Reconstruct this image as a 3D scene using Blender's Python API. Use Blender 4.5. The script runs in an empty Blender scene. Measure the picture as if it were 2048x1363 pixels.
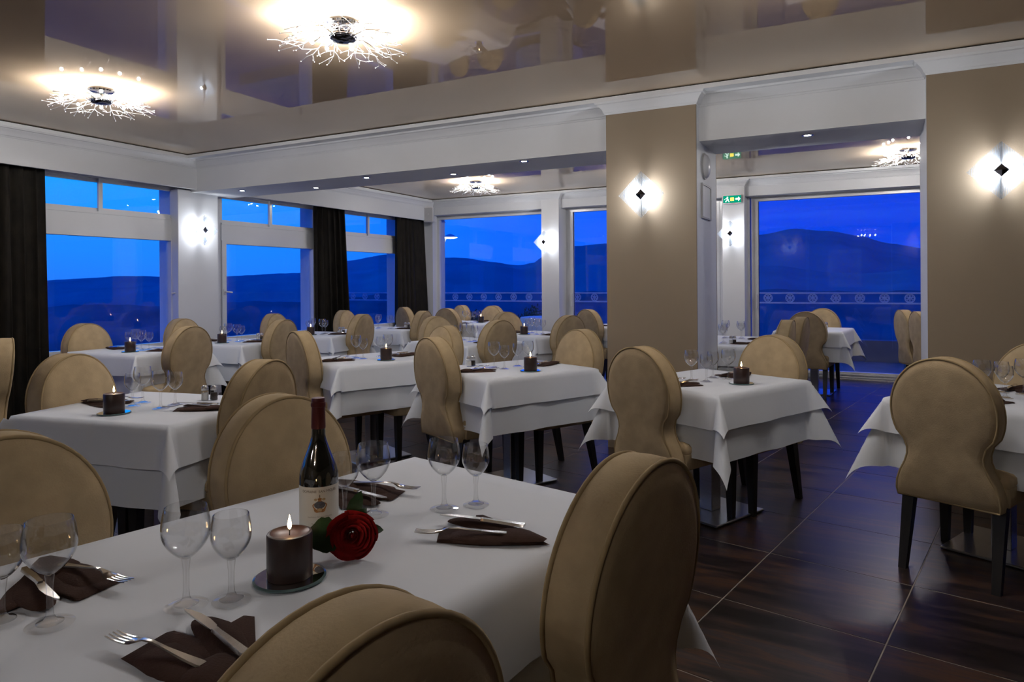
import bpy, bmesh, math, random
from mathutils import Vector, Matrix

# ------------------------------------------------------------------ camera, sky, exposure
SC = bpy.context.scene
COL = SC.collection
PI = math.pi
EYE = 1.30
cam_d = bpy.data.cameras.new('camera')
cam_d.sensor_width = 36.0
cam_d.lens = 1380.0 / 2048.0 * 36.0
cam_d.shift_y = -(681.5 - 567.0) / 2048.0
cam_d.clip_start = 0.05
cam_d.clip_end = 20000.0
cam = bpy.data.objects.new('camera', cam_d)
COL.objects.link(cam)
cam.matrix_world = Matrix.Translation((0, 0, EYE)) @ Matrix.Rotation(PI / 2, 4, 'X') @ Matrix.Rotation(-0.0065, 4, 'Z')
SC.camera = cam
SC.view_settings.view_transform = 'Standard'
SC.view_settings.look = 'None'
SC.view_settings.exposure = 0.26
SC.view_settings.gamma = 1.0
SC.view_settings.use_curve_mapping = False
cy = SC.cycles
cy.max_bounces = 6
cy.diffuse_bounces = 3
cy.glossy_bounces = 4
cy.transmission_bounces = 8
cy.transparent_max_bounces = 20
cy.caustics_reflective = False
cy.caustics_refractive = False
cy.sample_clamp_indirect = 6.0
cy.use_denoising = True
cy.use_adaptive_sampling = True
cy.adaptive_threshold = 0.07
cy.adaptive_min_samples = 16
cy.light_sampling_threshold = 0.02

SKY = 1.15          # dusk sky brightness
CHAND = 1060.0        # chandelier bulbs
SCONCE = 980.0      # wall lamp bulbs
SPOT = 120.0         # recessed spots

def make_world():
    w = bpy.data.worlds.new('dusk_sky'); SC.world = w
    w.use_nodes = True
    nt = w.node_tree; nt.nodes.clear()
    N, L = nt.nodes.new, nt.links.new
    tc = N('ShaderNodeTexCoord')
    # towards the afterglow (left of the view) the dusk is paler
    dot = N('ShaderNodeVectorMath'); dot.operation = 'DOT_PRODUCT'
    dot.inputs[1].default_value = (-0.8, 0.6, 0)
    L(tc.outputs['Generated'], dot.inputs[0])
    ramp = N('ShaderNodeValToRGB')
    e = ramp.color_ramp.elements
    e[0].position = 0.0; e[0].color = (0.0, 0.040, 0.60, 1)
    e[1].position = 1.0; e[1].color = (0.004, 0.36, 1.0, 1)
    m = e.new(0.30); m.color = (0.0, 0.048, 0.64, 1)
    m = e.new(0.62); m.color = (0.0, 0.12, 0.95, 1)
    m = e.new(0.88); m.color = (0.001, 0.30, 1.0, 1)
    L(dot.outputs['Value'], ramp.inputs['Fac'])
    # a paler band just over the horizon
    sep = N('ShaderNodeSeparateXYZ'); L(tc.outputs['Generated'], sep.inputs[0])
    mr = N('ShaderNodeMapRange'); mr.inputs['From Min'].default_value = -0.02
    mr.inputs['From Max'].default_value = 0.17
    mr.inputs['To Min'].default_value = 1.0; mr.inputs['To Max'].default_value = 0.0
    L(sep.outputs['Z'], mr.inputs['Value'])
    pale = N('ShaderNodeMixRGB'); pale.inputs['Color2'].default_value = (0.02, 0.125, 0.72, 1)
    mul = N('ShaderNodeMath'); mul.operation = 'MULTIPLY'; mul.inputs[1].default_value = 0.9
    L(mr.outputs['Result'], mul.inputs[0])
    glow = N('ShaderNodeMath'); glow.operation = 'MULTIPLY'
    gl = N('ShaderNodeMapRange'); gl.inputs['From Min'].default_value = 0.3; gl.inputs['From Max'].default_value = 0.95
    L(dot.outputs['Value'], gl.inputs['Value'])
    L(mul.outputs[0], glow.inputs[0]); L(gl.outputs['Result'], glow.inputs[1])
    L(glow.outputs[0], pale.inputs['Fac'])
    L(ramp.outputs['Color'], pale.inputs['Color1'])
    # thin cloud streaks
    mp = N('ShaderNodeMapping'); mp.inputs['Scale'].default_value = (2.0, 2.0, 22.0)
    L(tc.outputs['Generated'], mp.inputs['Vector'])
    nz = N('ShaderNodeTexNoise'); nz.inputs['Scale'].default_value = 2.2; nz.inputs['Detail'].default_value = 4
    L(mp.outputs['Vector'], nz.inputs['Vector'])
    cr = N('ShaderNodeMapRange'); cr.inputs['From Min'].default_value = 0.5; cr.inputs['From Max'].default_value = 0.75
    cr.inputs['To Min'].default_value = 0.0; cr.inputs['To Max'].default_value = 0.22
    L(nz.outputs['Fac'], cr.inputs['Value'])
    cl = N('ShaderNodeMixRGB'); cl.inputs['Color2'].default_value = (0.02, 0.16, 0.9, 1)
    L(cr.outputs['Result'], cl.inputs['Fac']); L(pale.outputs['Color'], cl.inputs['Color1'])
    bg = N('ShaderNodeBackground'); bg.inputs['Strength'].default_value = SKY
    L(cl.outputs['Color'], bg.inputs['Color'])
    out = N('ShaderNodeOutputWorld'); L(bg.outputs[0], out.inputs[0])
make_world()

# ------------------------------------------------------------------ helpers
PHI = math.radians(-27.65)            # the room is turned against the camera
RM = Matrix.Rotation(PHI, 4, 'Z')
H = 2.76                              # ceiling height
def RW(u, v, z=0.0):
    return RM @ Vector((u, v, z))

def link(o, parent=None):
    COL.objects.link(o)
    if parent is not None:
        o.parent = parent
    return o

def tag(o, label=None, cat=None, group=None, kind=None):
    if label: o['label'] = label
    if cat: o['category'] = cat
    if group: o['group'] = group
    if kind: o['kind'] = kind
    return o

def empty(name, loc=(0, 0, 0), rz=0.0, parent=None):
    o = bpy.data.objects.new(name, None)
    o.empty_display_size = 0.05
    o.location = loc; o.rotation_euler = (0, 0, rz)
    return link(o, parent)

class MB:
    """collects vertices and faces, builds one mesh object"""
    def __init__(s):
        s.v = []; s.f = []; s.m = []
    def add(s, vs, fs, mi=0):
        b = len(s.v)
        s.v += [tuple(p) for p in vs]
        s.f += [tuple(b + i for i in f) for f in fs]
        s.m += [mi] * len(fs)
        return s
    def box(s, x0, x1, y0, y1, z0, z1, mi=0):
        vs = [(x0, y0, z0), (x1, y0, z0), (x1, y1, z0), (x0, y1, z0), (x0, y0, z1), (x1, y0, z1), (x1, y1, z1), (x0, y1, z1)]
        return s.add(vs, [(3, 2, 1, 0), (4, 5, 6, 7), (0, 1, 5, 4), (1, 2, 6, 5), (2, 3, 7, 6), (3, 0, 4, 7)], mi)
    def cbox(s, x0, x1, y0, y1, z0, z1, c=0.004, mi=0):
        """box with chamfered edges"""
        pts = []
        for z, k in ((z0, c), (z0 + c, 0), (z1 - c, 0), (z1, c)):
            pts.append([(x0 + k + c * (k == 0), y0 + k, z), (x1 - k - c * (k == 0), y0 + k, z), (x1 - k, y0 + k + c * (k == 0), z), (x1 - k, y1 - k - c * (k == 0), z),
                        (x1 - k - c * (k == 0), y1 - k, z), (x0 + k + c * (k == 0), y1 - k, z), (x0 + k, y1 - k - c * (k == 0), z), (x0 + k, y0 + k + c * (k == 0), z)])
        vs = sum(pts, []); fs = []
        for r in range(3):
            for i in range(8):
                fs.append((r * 8 + i, r * 8 + (i + 1) % 8, r * 8 + 8 + (i + 1) % 8, r * 8 + 8 + i))
        fs.append(tuple(range(7, -1, -1))); fs.append(tuple(range(24, 32)))
        return s.add(vs, fs, mi)
    def frustum(s, c0, a0, c1, a1, mi=0):
        """tapered square bar between two centres"""
        (x, y, z), (X, Y, Z) = c0, c1
        vs = [(x - a0, y - a0, z), (x + a0, y - a0, z), (x + a0, y + a0, z), (x - a0, y + a0, z), (X - a1, Y - a1, Z), (X + a1, Y - a1, Z), (X + a1, Y + a1, Z), (X - a1, Y + a1, Z)]
        return s.add(vs, [(3, 2, 1, 0), (4, 5, 6, 7), (0, 1, 5, 4), (1, 2, 6, 5), (2, 3, 7, 6), (3, 0, 4, 7)], mi)
    def lathe(s, prof, n=24, c=(0, 0, 0), closed=False, mi=0):
        b = len(s.v); vs = []; fs = []
        for r, z in prof:
            for i in range(n):
                a = 2 * PI * i / n
                vs.append((c[0] + r * math.cos(a), c[1] + r * math.sin(a), c[2] + z))
        m = len(prof)
        rng = range(m if closed else m - 1)
        for j in rng:
            k = (j + 1) % m
            for i in range(n):
                i2 = (i + 1) % n
                fs.append((j * n + i, j * n + i2, k * n + i2, k * n + i))
        return s.add(vs, fs, mi)
    def tube(s, pts, r, n=6, cap=True, closed=False, mi=0):
        pts = [Vector(p) for p in pts]; m = len(pts)
        rs = r if isinstance(r, (list, tuple)) else [r] * m
        vs = []; fs = []
        up = Vector((0, 0, 1)); prev = None
        for i, p in enumerate(pts):
            if closed: d = pts[(i + 1) % m] - pts[i - 1]
            else: d = pts[min(i + 1, m - 1)] - pts[max(i - 1, 0)]
            d.normalize()
            ref = prev if prev is not None else (up if abs(d.z) < 0.95 else Vector((1, 0, 0)))
            x = ref - d * ref.dot(d)
            if x.length < 1e-5: x = d.orthogonal()
            x.normalize(); y = d.cross(x); prev = x
            for k in range(n):
                a = 2 * PI * k / n
                vs.append(p + (x * math.cos(a) + y * math.sin(a)) * rs[i])
        for i in range(m if closed else m - 1):
            j = (i + 1) % m
            for k in range(n):
                k2 = (k + 1) % n
                fs.append((i * n + k, i * n + k2, j * n + k2, j * n + k))
        if cap and not closed:
            fs.append(tuple(range(n - 1, -1, -1))); fs.append(tuple((m - 1) * n + k for k in range(n)))
        return s.add(vs, fs, mi)
    def prism(s, poly, z0, z1, mi=0):
        n = len(poly)
        vs = [(x, y, z0) for x, y in poly] + [(x, y, z1) for x, y in poly]
        fs = [tuple(range(n - 1, -1, -1)), tuple(range(n, 2 * n))]
        fs += [(i, (i + 1) % n, n + (i + 1) % n, n + i) for i in range(n)]
        return s.add(vs, fs, mi)
    def sphere(s, c, r, n=12, m=8, sz=1.0, mi=0):
        prof = [(max(1e-4, r * math.sin(PI * j / m)), -r * sz * math.cos(PI * j / m)) for j in range(m + 1)]
        return s.lathe(prof, n, c, mi=mi)
    def mesh(s, name, smooth=None, mats=()):
        me = bpy.data.meshes.new(name)
        me.from_pydata(s.v, [], s.f)
        for k in mats: me.materials.append(k)
        if len(mats) > 1:
            me.polygons.foreach_set('material_index', s.m)
        if smooth is not None:
            me.polygons.foreach_set('use_smooth', [True] * len(me.polygons))
            if smooth < 179: me.set_sharp_from_angle(angle=math.radians(smooth))
        me.validate(); me.update()
        return me
    def build(s, name, mat, parent=None, smooth=None, loc=None, rz=None):
        mats = mat if isinstance(mat, (list, tuple)) else (mat,)
        o = bpy.data.objects.new(name, s.mesh(name, smooth, mats))
        if loc is not None: o.location = loc
        if rz is not None: o.rotation_euler = (0, 0, rz)
        return link(o, parent)

def room_obj(o):
    o.rotation_euler = (0, 0, PHI); return o

def dup(root, parent=None):
    """copy a thing with its parts and their sub-parts, sharing mesh data"""
    c = root.copy(); COL.objects.link(c); c.parent = parent
    for ch in root.children:
        dup(ch, c)
    return c

# ------------------------------------------------------------------ materials
def new_mat(name):
    m = bpy.data.materials.new(name); m.use_nodes = True
    nt = m.node_tree; nt.nodes.clear()
    out = nt.nodes.new('ShaderNodeOutputMaterial')
    return m, nt, nt.nodes.new, nt.links.new, out

def pbr(name, col, rough=0.5, metal=0.0, spec=0.5, var=0.0, vscale=8.0, bump=0.0, bscale=60.0, sheen=0.0, coat=0.0, ior=None, trans=0.0, sss=0.0, col2=None, stretch=None):
    m, nt, N, L, out = new_mat(name)
    b = N('ShaderNodeBsdfPrincipled'); L(b.outputs[0], out.inputs[0])
    b.inputs['Base Color'].default_value = (*col, 1)
    b.inputs['Roughness'].default_value = rough
    b.inputs['Metallic'].default_value = metal
    b.inputs['Specular IOR Level'].default_value = spec
    if ior: b.inputs['IOR'].default_value = ior
    if sheen:
        b.inputs['Sheen Weight'].default_value = sheen; b.inputs['Sheen Roughness'].default_value = 0.4
        b.inputs['Sheen Tint'].default_value = (*col, 1)
    if coat: b.inputs['Coat Weight'].default_value = coat; b.inputs['Coat Roughness'].default_value = 0.05
    if trans: b.inputs['Transmission Weight'].default_value = trans
    if sss:
        b.inputs['Subsurface Weight'].default_value = sss; b.inputs['Subsurface Scale'].default_value = 0.02
    tc = N('ShaderNodeTexCoord')
    src = tc.outputs['Object']
    if stretch:
        mp = N('ShaderNodeMapping'); mp.inputs['Scale'].default_value = stretch; L(src, mp.inputs['Vector']); src = mp.outputs['Vector']
    if var or col2:
        nz = N('ShaderNodeTexNoise'); nz.inputs['Scale'].default_value = vscale; nz.inputs['Detail'].default_value = 3
        L(src, nz.inputs['Vector'])
        mx = N('ShaderNodeMixRGB')
        c2 = col2 or tuple(c * (1 - var) for c in col)
        c1 = col if col2 else tuple(min(1, c * (1 + var)) for c in col)
        mx.inputs['Color1'].default_value = (*c1, 1); mx.inputs['Color2'].default_value = (*c2, 1)
        r = N('ShaderNodeMapRange'); r.inputs['From Min'].default_value = 0.3; r.inputs['From Max'].default_value = 0.7
        L(nz.outputs['Fac'], r.inputs['Value']); L(r.outputs['Result'], mx.inputs['Fac']); L(mx.outputs['Color'], b.inputs['Base Color'])
    if bump:
        nb = N('ShaderNodeTexNoise'); nb.inputs['Scale'].default_value = bscale; nb.inputs['Detail'].default_value = 2
        L(src, nb.inputs['Vector'])
        bp = N('ShaderNodeBump'); bp.inputs['Strength'].default_value = bump; bp.inputs['Distance'].default_value = 0.01
        L(nb.outputs['Fac'], bp.inputs['Height']); L(bp.outputs['Normal'], b.inputs['Normal'])
    return m

def emit(name, col, strength):
    m, nt, N, L, out = new_mat(name)
    e = N('ShaderNodeEmission'); e.inputs['Color'].default_value = (*col, 1); e.inputs['Strength'].default_value = strength
    L(e.outputs[0], out.inputs[0]); return m

def thin_glass(name, tint=(0.97, 0.98, 0.99), ior=1.5, boost=1.0, base=0.0, rough=0.0, edge=None):
    """clear thin glass: what lies behind shows through, the surface mirrors the room by its Fresnel reflectance"""
    m, nt, N, L, out = new_mat(name)
    t = N('ShaderNodeBsdfTransparent'); t.inputs['Color'].default_value = (*tint, 1)
    g = N('ShaderNodeBsdfGlossy'); g.inputs['Roughness'].default_value = rough
    lw = N('ShaderNodeLayerWeight'); lw.inputs['Blend'].default_value = 0.5
    pw = N('ShaderNodeMath'); pw.operation = 'POWER'; pw.inputs[1].default_value = 5.0
    L(lw.outputs['Facing'], pw.inputs[0])
    f0 = ((ior - 1) / (ior + 1)) ** 2
    k = N('ShaderNodeMath'); k.operation = 'MULTIPLY_ADD'; k.inputs[1].default_value = (1 - f0) * boost; k.inputs[2].default_value = f0 + base; k.use_clamp = True
    L(pw.outputs[0], k.inputs[0])
    if edge:   # longer way through the glass towards the outline
        p2 = N('ShaderNodeMath'); p2.operation = 'POWER'; p2.inputs[1].default_value = 4.0; L(lw.outputs['Facing'], p2.inputs[0])
        mc = N('ShaderNodeMixRGB'); mc.inputs['Color1'].default_value = (*tint, 1); mc.inputs['Color2'].default_value = (*edge, 1)
        L(p2.outputs[0], mc.inputs['Fac']); L(mc.outputs['Color'], t.inputs['Color'])
    mx = N('ShaderNodeMixShader'); L(k.outputs[0], mx.inputs[0]); L(t.outputs[0], mx.inputs[1]); L(g.outputs[0], mx.inputs[2])
    L(mx.outputs[0], out.inputs[0]); return m

M = {}
M['white'] = pbr('white_paint', (0.72, 0.735, 0.765), 0.55, var=0.02, vscale=1.5)
M['white_gloss'] = pbr('white_lacquer_frame', (0.72, 0.73, 0.75), 0.22, var=0.02, vscale=3)
M['taupe'] = pbr('taupe_wall_paint', (0.30, 0.235, 0.165), 0.62, var=0.04, vscale=1.2, bump=0.06, bscale=180)
M['ceiling'] = pbr('stretched_gloss_ceiling', (0.60, 0.46, 0.325), 0.004, spec=0.5, ior=1.72, var=0.02, vscale=0.4)
M['fabric'] = pbr('beige_suede', (0.455, 0.35, 0.212), 0.85, spec=0.15, var=0.10, vscale=14, bump=0.12, bscale=220, sheen=0.25)
M['piping'] = pbr('beige_piping', (0.37, 0.275, 0.15), 0.8, spec=0.15, var=0.05, vscale=30, sheen=0.2)
M['leg'] = pbr('black_brown_wood_leg', (0.012, 0.010, 0.009), 0.38, var=0.3, vscale=6, stretch=(8, 8, 1))
M['cloth'] = pbr('white_linen_cloth', (0.765, 0.80, 0.87), 0.85, spec=0.2, bump=0.10, bscale=14, sheen=0.15)
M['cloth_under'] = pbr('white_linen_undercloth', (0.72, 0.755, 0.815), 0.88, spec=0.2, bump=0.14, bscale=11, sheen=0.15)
M['steel'] = pbr('brushed_steel', (0.50, 0.50, 0.51), 0.28, metal=1.0, var=0.08, vscale=5, stretch=(1, 1, 40))
M['chrome'] = pbr('chrome', (0.82, 0.82, 0.84), 0.08, metal=1.0, var=0.02)
M['twig'] = pbr('silvered_twig', (0.70, 0.69, 0.68), 0.40, metal=0.85, var=0.03)
M['dark_chrome'] = pbr('dark_chrome', (0.16, 0.16, 0.19), 0.12, metal=1.0, var=0.05)
M['cutlery'] = pbr('polished_cutlery', (0.62, 0.60, 0.58), 0.16, metal=1.0, var=0.04, vscale=40)
M['board'] = pbr('dark_table_board', (0.03, 0.024, 0.02), 0.6, var=0.2)
M['napkin'] = pbr('chocolate_napkin', (0.050, 0.026, 0.020), 0.9, spec=0.15, var=0.12, vscale=40, bump=0.2, bscale=320)
M['wax'] = pbr('dark_brown_wax', (0.034, 0.017, 0.014), 0.35, sss=0.10, var=0.15, vscale=30, stretch=(1, 1, 0.15))
M['wick'] = pbr('charred_wick', (0.01, 0.008, 0.006), 0.9, var=0.2)
M['flame'] = emit('candle_flame', (1.0, 0.60, 0.25), 55.0)
M['mirror'] = pbr('coaster_mirror', (0.86, 0.88, 0.88), 0.03, metal=1.0, var=0.01)
M['coaster_edge'] = pbr('coaster_glass_edge', (0.10, 0.16, 0.165), 0.15, var=0.05)
M['glass'] = thin_glass('wine_glass_bowl', (0.985, 0.988, 0.99), 1.5, 2.2, 0.03, edge=(0.62, 0.66, 0.70))
M['glass_foot'] = thin_glass('wine_glass_foot', (1.0, 1.0, 1.0), 1.5, 0.8, 0.0)
M['glass_solid'] = pbr('clear_glass', (1, 1, 1), 0.0, trans=1.0, ior=1.48, var=0.0)
M['pane'] = thin_glass('window_glass', (0.93, 0.96, 1.0), 1.5, 1.0, 0.0)
M['curtain'] = pbr('black_brown_curtain', (0.008, 0.007, 0.006), 0.75, spec=0.2, col2=(0.018, 0.015, 0.011), vscale=18, stretch=(1, 1, 0.35), sheen=0.15)
M['black'] = pbr('black_gap', (0.01, 0.01, 0.01), 0.9, var=0.1)
M['rubber'] = pbr('grey_plastic', (0.42, 0.42, 0.43), 0.5, var=0.04)
M['white_plastic'] = pbr('white_plastic', (0.66, 0.66, 0.68), 0.35, var=0.03)
M['bulb'] = emit('chandelier_bulb', (1.0, 0.965, 0.935), CHAND)
M['sbulb'] = emit('sconce_bulb', (0.92, 0.95, 1.0), SCONCE)
M['spot'] = emit('spot_lens', (0.95, 0.97, 1.0), SPOT)

def grout_mat():
    return pbr('grey_grout', (0.26, 0.235, 0.21), 0.8, var=0.15, vscale=10)

def tile_mat():
    m, nt, N, L, out = new_mat('oxide_brown_porcelain')
    b = N('ShaderNodeBsdfPrincipled'); L(b.outputs[0], out.inputs[0])
    geo = N('ShaderNodeNewGeometry'); oi = N('ShaderNodeObjectInfo')
    # streaks run across the aisle, different on each tile
    rot = N('ShaderNodeVectorRotate'); rot.rotation_type = 'Z_AXIS'; rot.inputs['Angle'].default_value = math.radians(30)
    L(geo.outputs['Position'], rot.inputs['Vector'])
    mp = N('ShaderNodeMapping'); mp.inputs['Scale'].default_value = (0.85, 6.0, 1)
    L(rot.outputs['Vector'], mp.inputs['Vector'])
    off = N('ShaderNodeMath'); off.operation = 'MULTIPLY'; off.inputs[1].default_value = 37.0
    L(oi.outputs['Random'], off.inputs[0])
    ad = N('ShaderNodeVectorMath'); ad.operation = 'ADD'; L(mp.outputs['Vector'], ad.inputs[0]); L(off.outputs[0], ad.inputs[1])
    nz = N('ShaderNodeTexNoise'); nz.inputs['Scale'].default_value = 1.6; nz.inputs['Detail'].default_value = 7; nz.inputs['Roughness'].default_value = 0.62
    L(ad.outputs['Vector'], nz.inputs['Vector'])
    r = N('ShaderNodeValToRGB'); e = r.color_ramp.elements
    e[0].position = 0.30; e[0].color = (0.009, 0.0068, 0.006, 1)
    e[1].position = 0.74; e[1].color = (0.105, 0.052, 0.024, 1)
    for p, c in ((0.43, (0.017, 0.012, 0.0105, 1)), (0.51, (0.034, 0.022, 0.020, 1)), (0.57, (0.070, 0.033, 0.017, 1)), (0.62, (0.030, 0.024, 0.027, 1)), (0.68, (0.052, 0.036, 0.033, 1))):
        k = e.new(p); k.color = c
    L(nz.outputs['Fac'], r.inputs['Fac']); L(r.outputs['Color'], b.inputs['Base Color'])
    rr = N('ShaderNodeMapRange'); rr.inputs['To Min'].default_value = 0.26; rr.inputs['To Max'].default_value = 0.42
    L(nz.outputs['Fac'], rr.inputs['Value']); L(rr.outputs['Result'], b.inputs['Roughness'])
    b.inputs['Specular IOR Level'].default_value = 0.27
    return m

def plate_mat():
    """frosted, ribbed glass plate of the wall lamps"""
    m, nt, N, L, out = new_mat('frosted_plate_glass')
    t = N('ShaderNodeBsdfTransparent'); t.inputs['Color'].default_value = (0.93, 0.96, 1, 1)
    d = N('ShaderNodeBsdfDiffuse'); d.inputs['Color'].default_value = (0.82, 0.86, 0.9, 1)
    tr = N('ShaderNodeBsdfTranslucent'); tr.inputs['Color'].default_value = (0.82, 0.86, 0.9, 1)
    g = N('ShaderNodeBsdfGlossy'); g.inputs['Roughness'].default_value = 0.08
    tc = N('ShaderNodeTexCoord')
    wv = N('ShaderNodeTexWave'); wv.inputs['Scale'].default_value = 26; wv.inputs['Distortion'].default_value = 2.5
    L(tc.outputs['Object'], wv.inputs['Vector'])
    a = N('ShaderNodeMixShader'); a.inputs[0].default_value = 0.6; L(d.outputs[0], a.inputs[1]); L(tr.outputs[0], a.inputs[2])
    mr = N('ShaderNodeMapRange'); mr.inputs['To Min'].default_value = 0.14; mr.inputs['To Max'].default_value = 0.34
    L(wv.outputs['Fac'], mr.inputs['Value'])
    b = N('ShaderNodeMixShader'); L(mr.outputs['Result'], b.inputs[0]); L(t.outputs[0], b.inputs[1]); L(a.outputs[0], b.inputs[2])
    c = N('ShaderNodeMixShader'); c.inputs[0].default_value = 0.06; L(b.outputs[0], c.inputs[1]); L(g.outputs[0], c.inputs[2])
    L(c.outputs[0], out.inputs[0]); return m
M['plate'] = plate_mat()

# ------------------------------------------------------------------ the room: floor
U0, U1, V0, V1 = -7.08, 5.2, -4.9, 10.27
def build_floor():
    fl = MB().box(U0 - 0.3, U1 + 0.2, V0 - 0.2, V1 + 0.12, -0.14, -0.0014).build('floor', grout_mat())
    room_obj(fl); tag(fl, kind='structure')
    tm = tile_mat()
    g = 0.0045; S = 0.60
    mb = MB(); c = 0.0015; h = S / 2 - g / 2
    vs = [(-h, -h, -0.012), (h, -h, -0.012), (h, h, -0.012), (-h, h, -0.012), (-h, -h, -c), (h, -h, -c), (h, h, -c), (-h, h, -c),
          (-h + c, -h + c, 0), (h - c, -h + c, 0), (h - c, h - c, 0), (-h + c, h - c, 0)]
    fs = [(0, 1, 5, 4), (1, 2, 6, 5), (2, 3, 7, 6), (3, 0, 4, 7), (4, 5, 9, 8), (5, 6, 10, 9), (6, 7, 11, 10), (7, 4, 8, 11), (8, 9, 10, 11)]
    me = MB().add(vs, fs).mesh('tile', None, (tm,))
    ang = math.radians(51.85)
    ev = Vector((math.cos(ang), math.sin(ang))); eu = Vector((math.sin(ang), -math.cos(ang)))
    cand = []
    inv = RM.inverted()
    for i in range(-30, 31):
        for j in range(-30, 31):
            p = eu * (-1.08 + S * (i + 0.5)) + ev * (2.766 + S * (j + 0.5))
            q = inv @ Vector((p.x, p.y, 0))
            if not (U0 - 0.05 < q.x < U1 + 0.0 and V0 < q.y < V1 - 0.02): continue
            vis = p.y > 0.8 and abs(p.x / p.y) < 0.85
            cand.append((0 if vis else 1, p.length, p, q))
    cand.sort(key=lambda t: (t[0], t[1]))
    rest = MB()
    rz = ang - PI / 2
    R2 = Matrix.Rotation(rz, 4, 'Z')
    for n, (vis, d, p, q) in enumerate(cand):
        if n < 300:
            o = bpy.data.objects.new('tile', me); link(o, fl)
            o.matrix_parent_inverse = RM.inverted()
            o.location = (p.x, p.y, 0); o.rotation_euler = (0, 0, rz)
        else:
            rest.add([(R2 @ Vector(v)) + Vector((p.x, p.y, 0)) for v in vs], fs)
    o = rest.build('tile_field', tm, fl); o.matrix_parent_inverse = RM.inverted()
    tag(o, kind='stuff')
build_floor()

# ------------------------------------------------------------------ ceiling
def build_ceiling():
    o = MB().box(U0 - 0.1, U1 + 0.1, V0 - 0.1, V1 + 0.05, H, H + 0.05).build('ceiling', M['ceiling'])
    room_obj(o); tag(o, kind='structure')
build_ceiling()
M['ceiling'].node_tree.nodes['Principled BSDF'].inputs['Specular Tint'].default_value = (1.0, 0.82, 0.58, 1)

# ------------------------------------------------------------------ mouldings
def sweep(path, prof, side=1):
    """sweep a profile (outward, z) along a plan polyline with mitred corners"""
    mb = MB(); n = len(path); m = len(prof)
    P = [Vector(p) for p in path]
    offs = []
    for i in range(n):
        ns = []
        if i > 0:
            d = (P[i] - P[i - 1]).normalized(); ns.append(Vector((d.y, -d.x)) * side)
        if i < n - 1:
            d = (P[i + 1] - P[i]).normalized(); ns.append(Vector((d.y, -d.x)) * side)
        if len(ns) == 1: offs.append(ns[0])
        else:
            b = ns[0] + ns[1]; offs.append(b / max(0.2, (1 + ns[0].dot(ns[1]))))
    vs = []
    for i in range(n):
        for o, z in prof:
            q = P[i] + offs[i] * o; vs.append((q.x, q.y, z))
    fs = []
    for i in range(n - 1):
        for j in range(m):
            k = (j + 1) % m
            fs.append((i * m + j, i * m + k, (i + 1) * m + k, (i + 1) * m + j))
    fs.append(tuple(range(m - 1, -1, -1))); fs.append(tuple((n - 1) * m + j for j in range(m)))
    return mb.add(vs, fs)

CROWN = [(0, 2.630), (0.006, 2.630), (0.010, 2.642), (0.016, 2.646), (0.022, 2.662), (0.034, 2.680), (0.052, 2.694), (0.056, 2.702), (0.068, 2.706), (0.074, 2.720), (0, 2.720)]
FASC = [(0, 2.718), (0.0, 2.7525), (0.006, 2.7525), (0.006, 2.735), (0.0, 2.718)]
CO = 5.125           # line where the ceiling of the front room ends
PEL = -6.82          # front of the pelmet
PIL = [(-1.874, -1.167), (0.31, 1.07)]
BV0, BV1, PV0, PV1, BZ = 5.30, 5.90, 5.20, 5.93, 2.37

def build_beam():
    mb = MB(); mb.box(-7.0, U1, BV0, BV1, BZ, H)
    mb.box(-7.0, U1, CO, BV0, 2.72, 2.752)
    o = room_obj(mb.build('beam', M['white'])); tag(o, kind='structure')
    path = [(PEL, V0), (PEL, BV0)]
    for a, b in PIL: path += [(a, BV0), (a, PV0), (b, PV0), (b, BV0)]
    path += [(U1, BV0)]
    t = room_obj(sweep(path, CROWN).build('trim_1', M['white'], smooth=35)); tag(t, kind='structure')
    # pelmet boards above the left windows, front room and back room
    mb = MB(); mb.box(PEL - 0.03, PEL, V0, BV0, 2.395, 2.752); mb.box(PEL - 0.03, PEL, BV1, V1 - 0.12, 2.395, 2.752)
    mb.box(PEL, PEL + 0.075, V0, CO + 0.001, 2.72, 2.752)
    t = room_obj(mb.build('trim_2', M['white'])); tag(t, kind='structure')
    bp = [(U1, 10.05), (1.62, 10.05), (1.62, 9.97), (1.28, 9.97), (1.28, 10.05), (-1.58, 10.05), (-1.58, 9.97), (-1.88, 9.97), (-1.88, 10.05), (-4.384, 10.05), (-4.384, 9.97), (-4.69, 9.97), (-4.69, 10.05), (PEL, 10.05), (PEL, BV1)]
    t = room_obj(sweep(bp, CROWN, side=-1).build('trim_3', M['white'], smooth=35)); tag(t, kind='structure')
    mb = MB(); mb.box(PEL + 0.02, U1, 9.93, 10.06, 2.72, 2.752); mb.box(PEL, PEL + 0.075, BV1, 9.95, 2.72, 2.752)
    t = room_obj(mb.build('trim_4', M['white'])); tag(t, kind='structure')
    # black strips stand in for the shade in the gap between ceiling and moulding
    mb = MB(); mb.box(PEL + 0.04, U1, CO + 0.012, CO + 0.02, 2.7515, H); mb.box(PEL + 0.055, PEL + 0.063, V0, CO + 0.015, 2.7515, H)
    mb.box(PEL + 0.04, U1, 9.94, 9.948, 2.7515, H)
    t = room_obj(mb.build('gap_shade_strip', M['black'])); tag(t, kind='structure')
build_beam()

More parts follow.
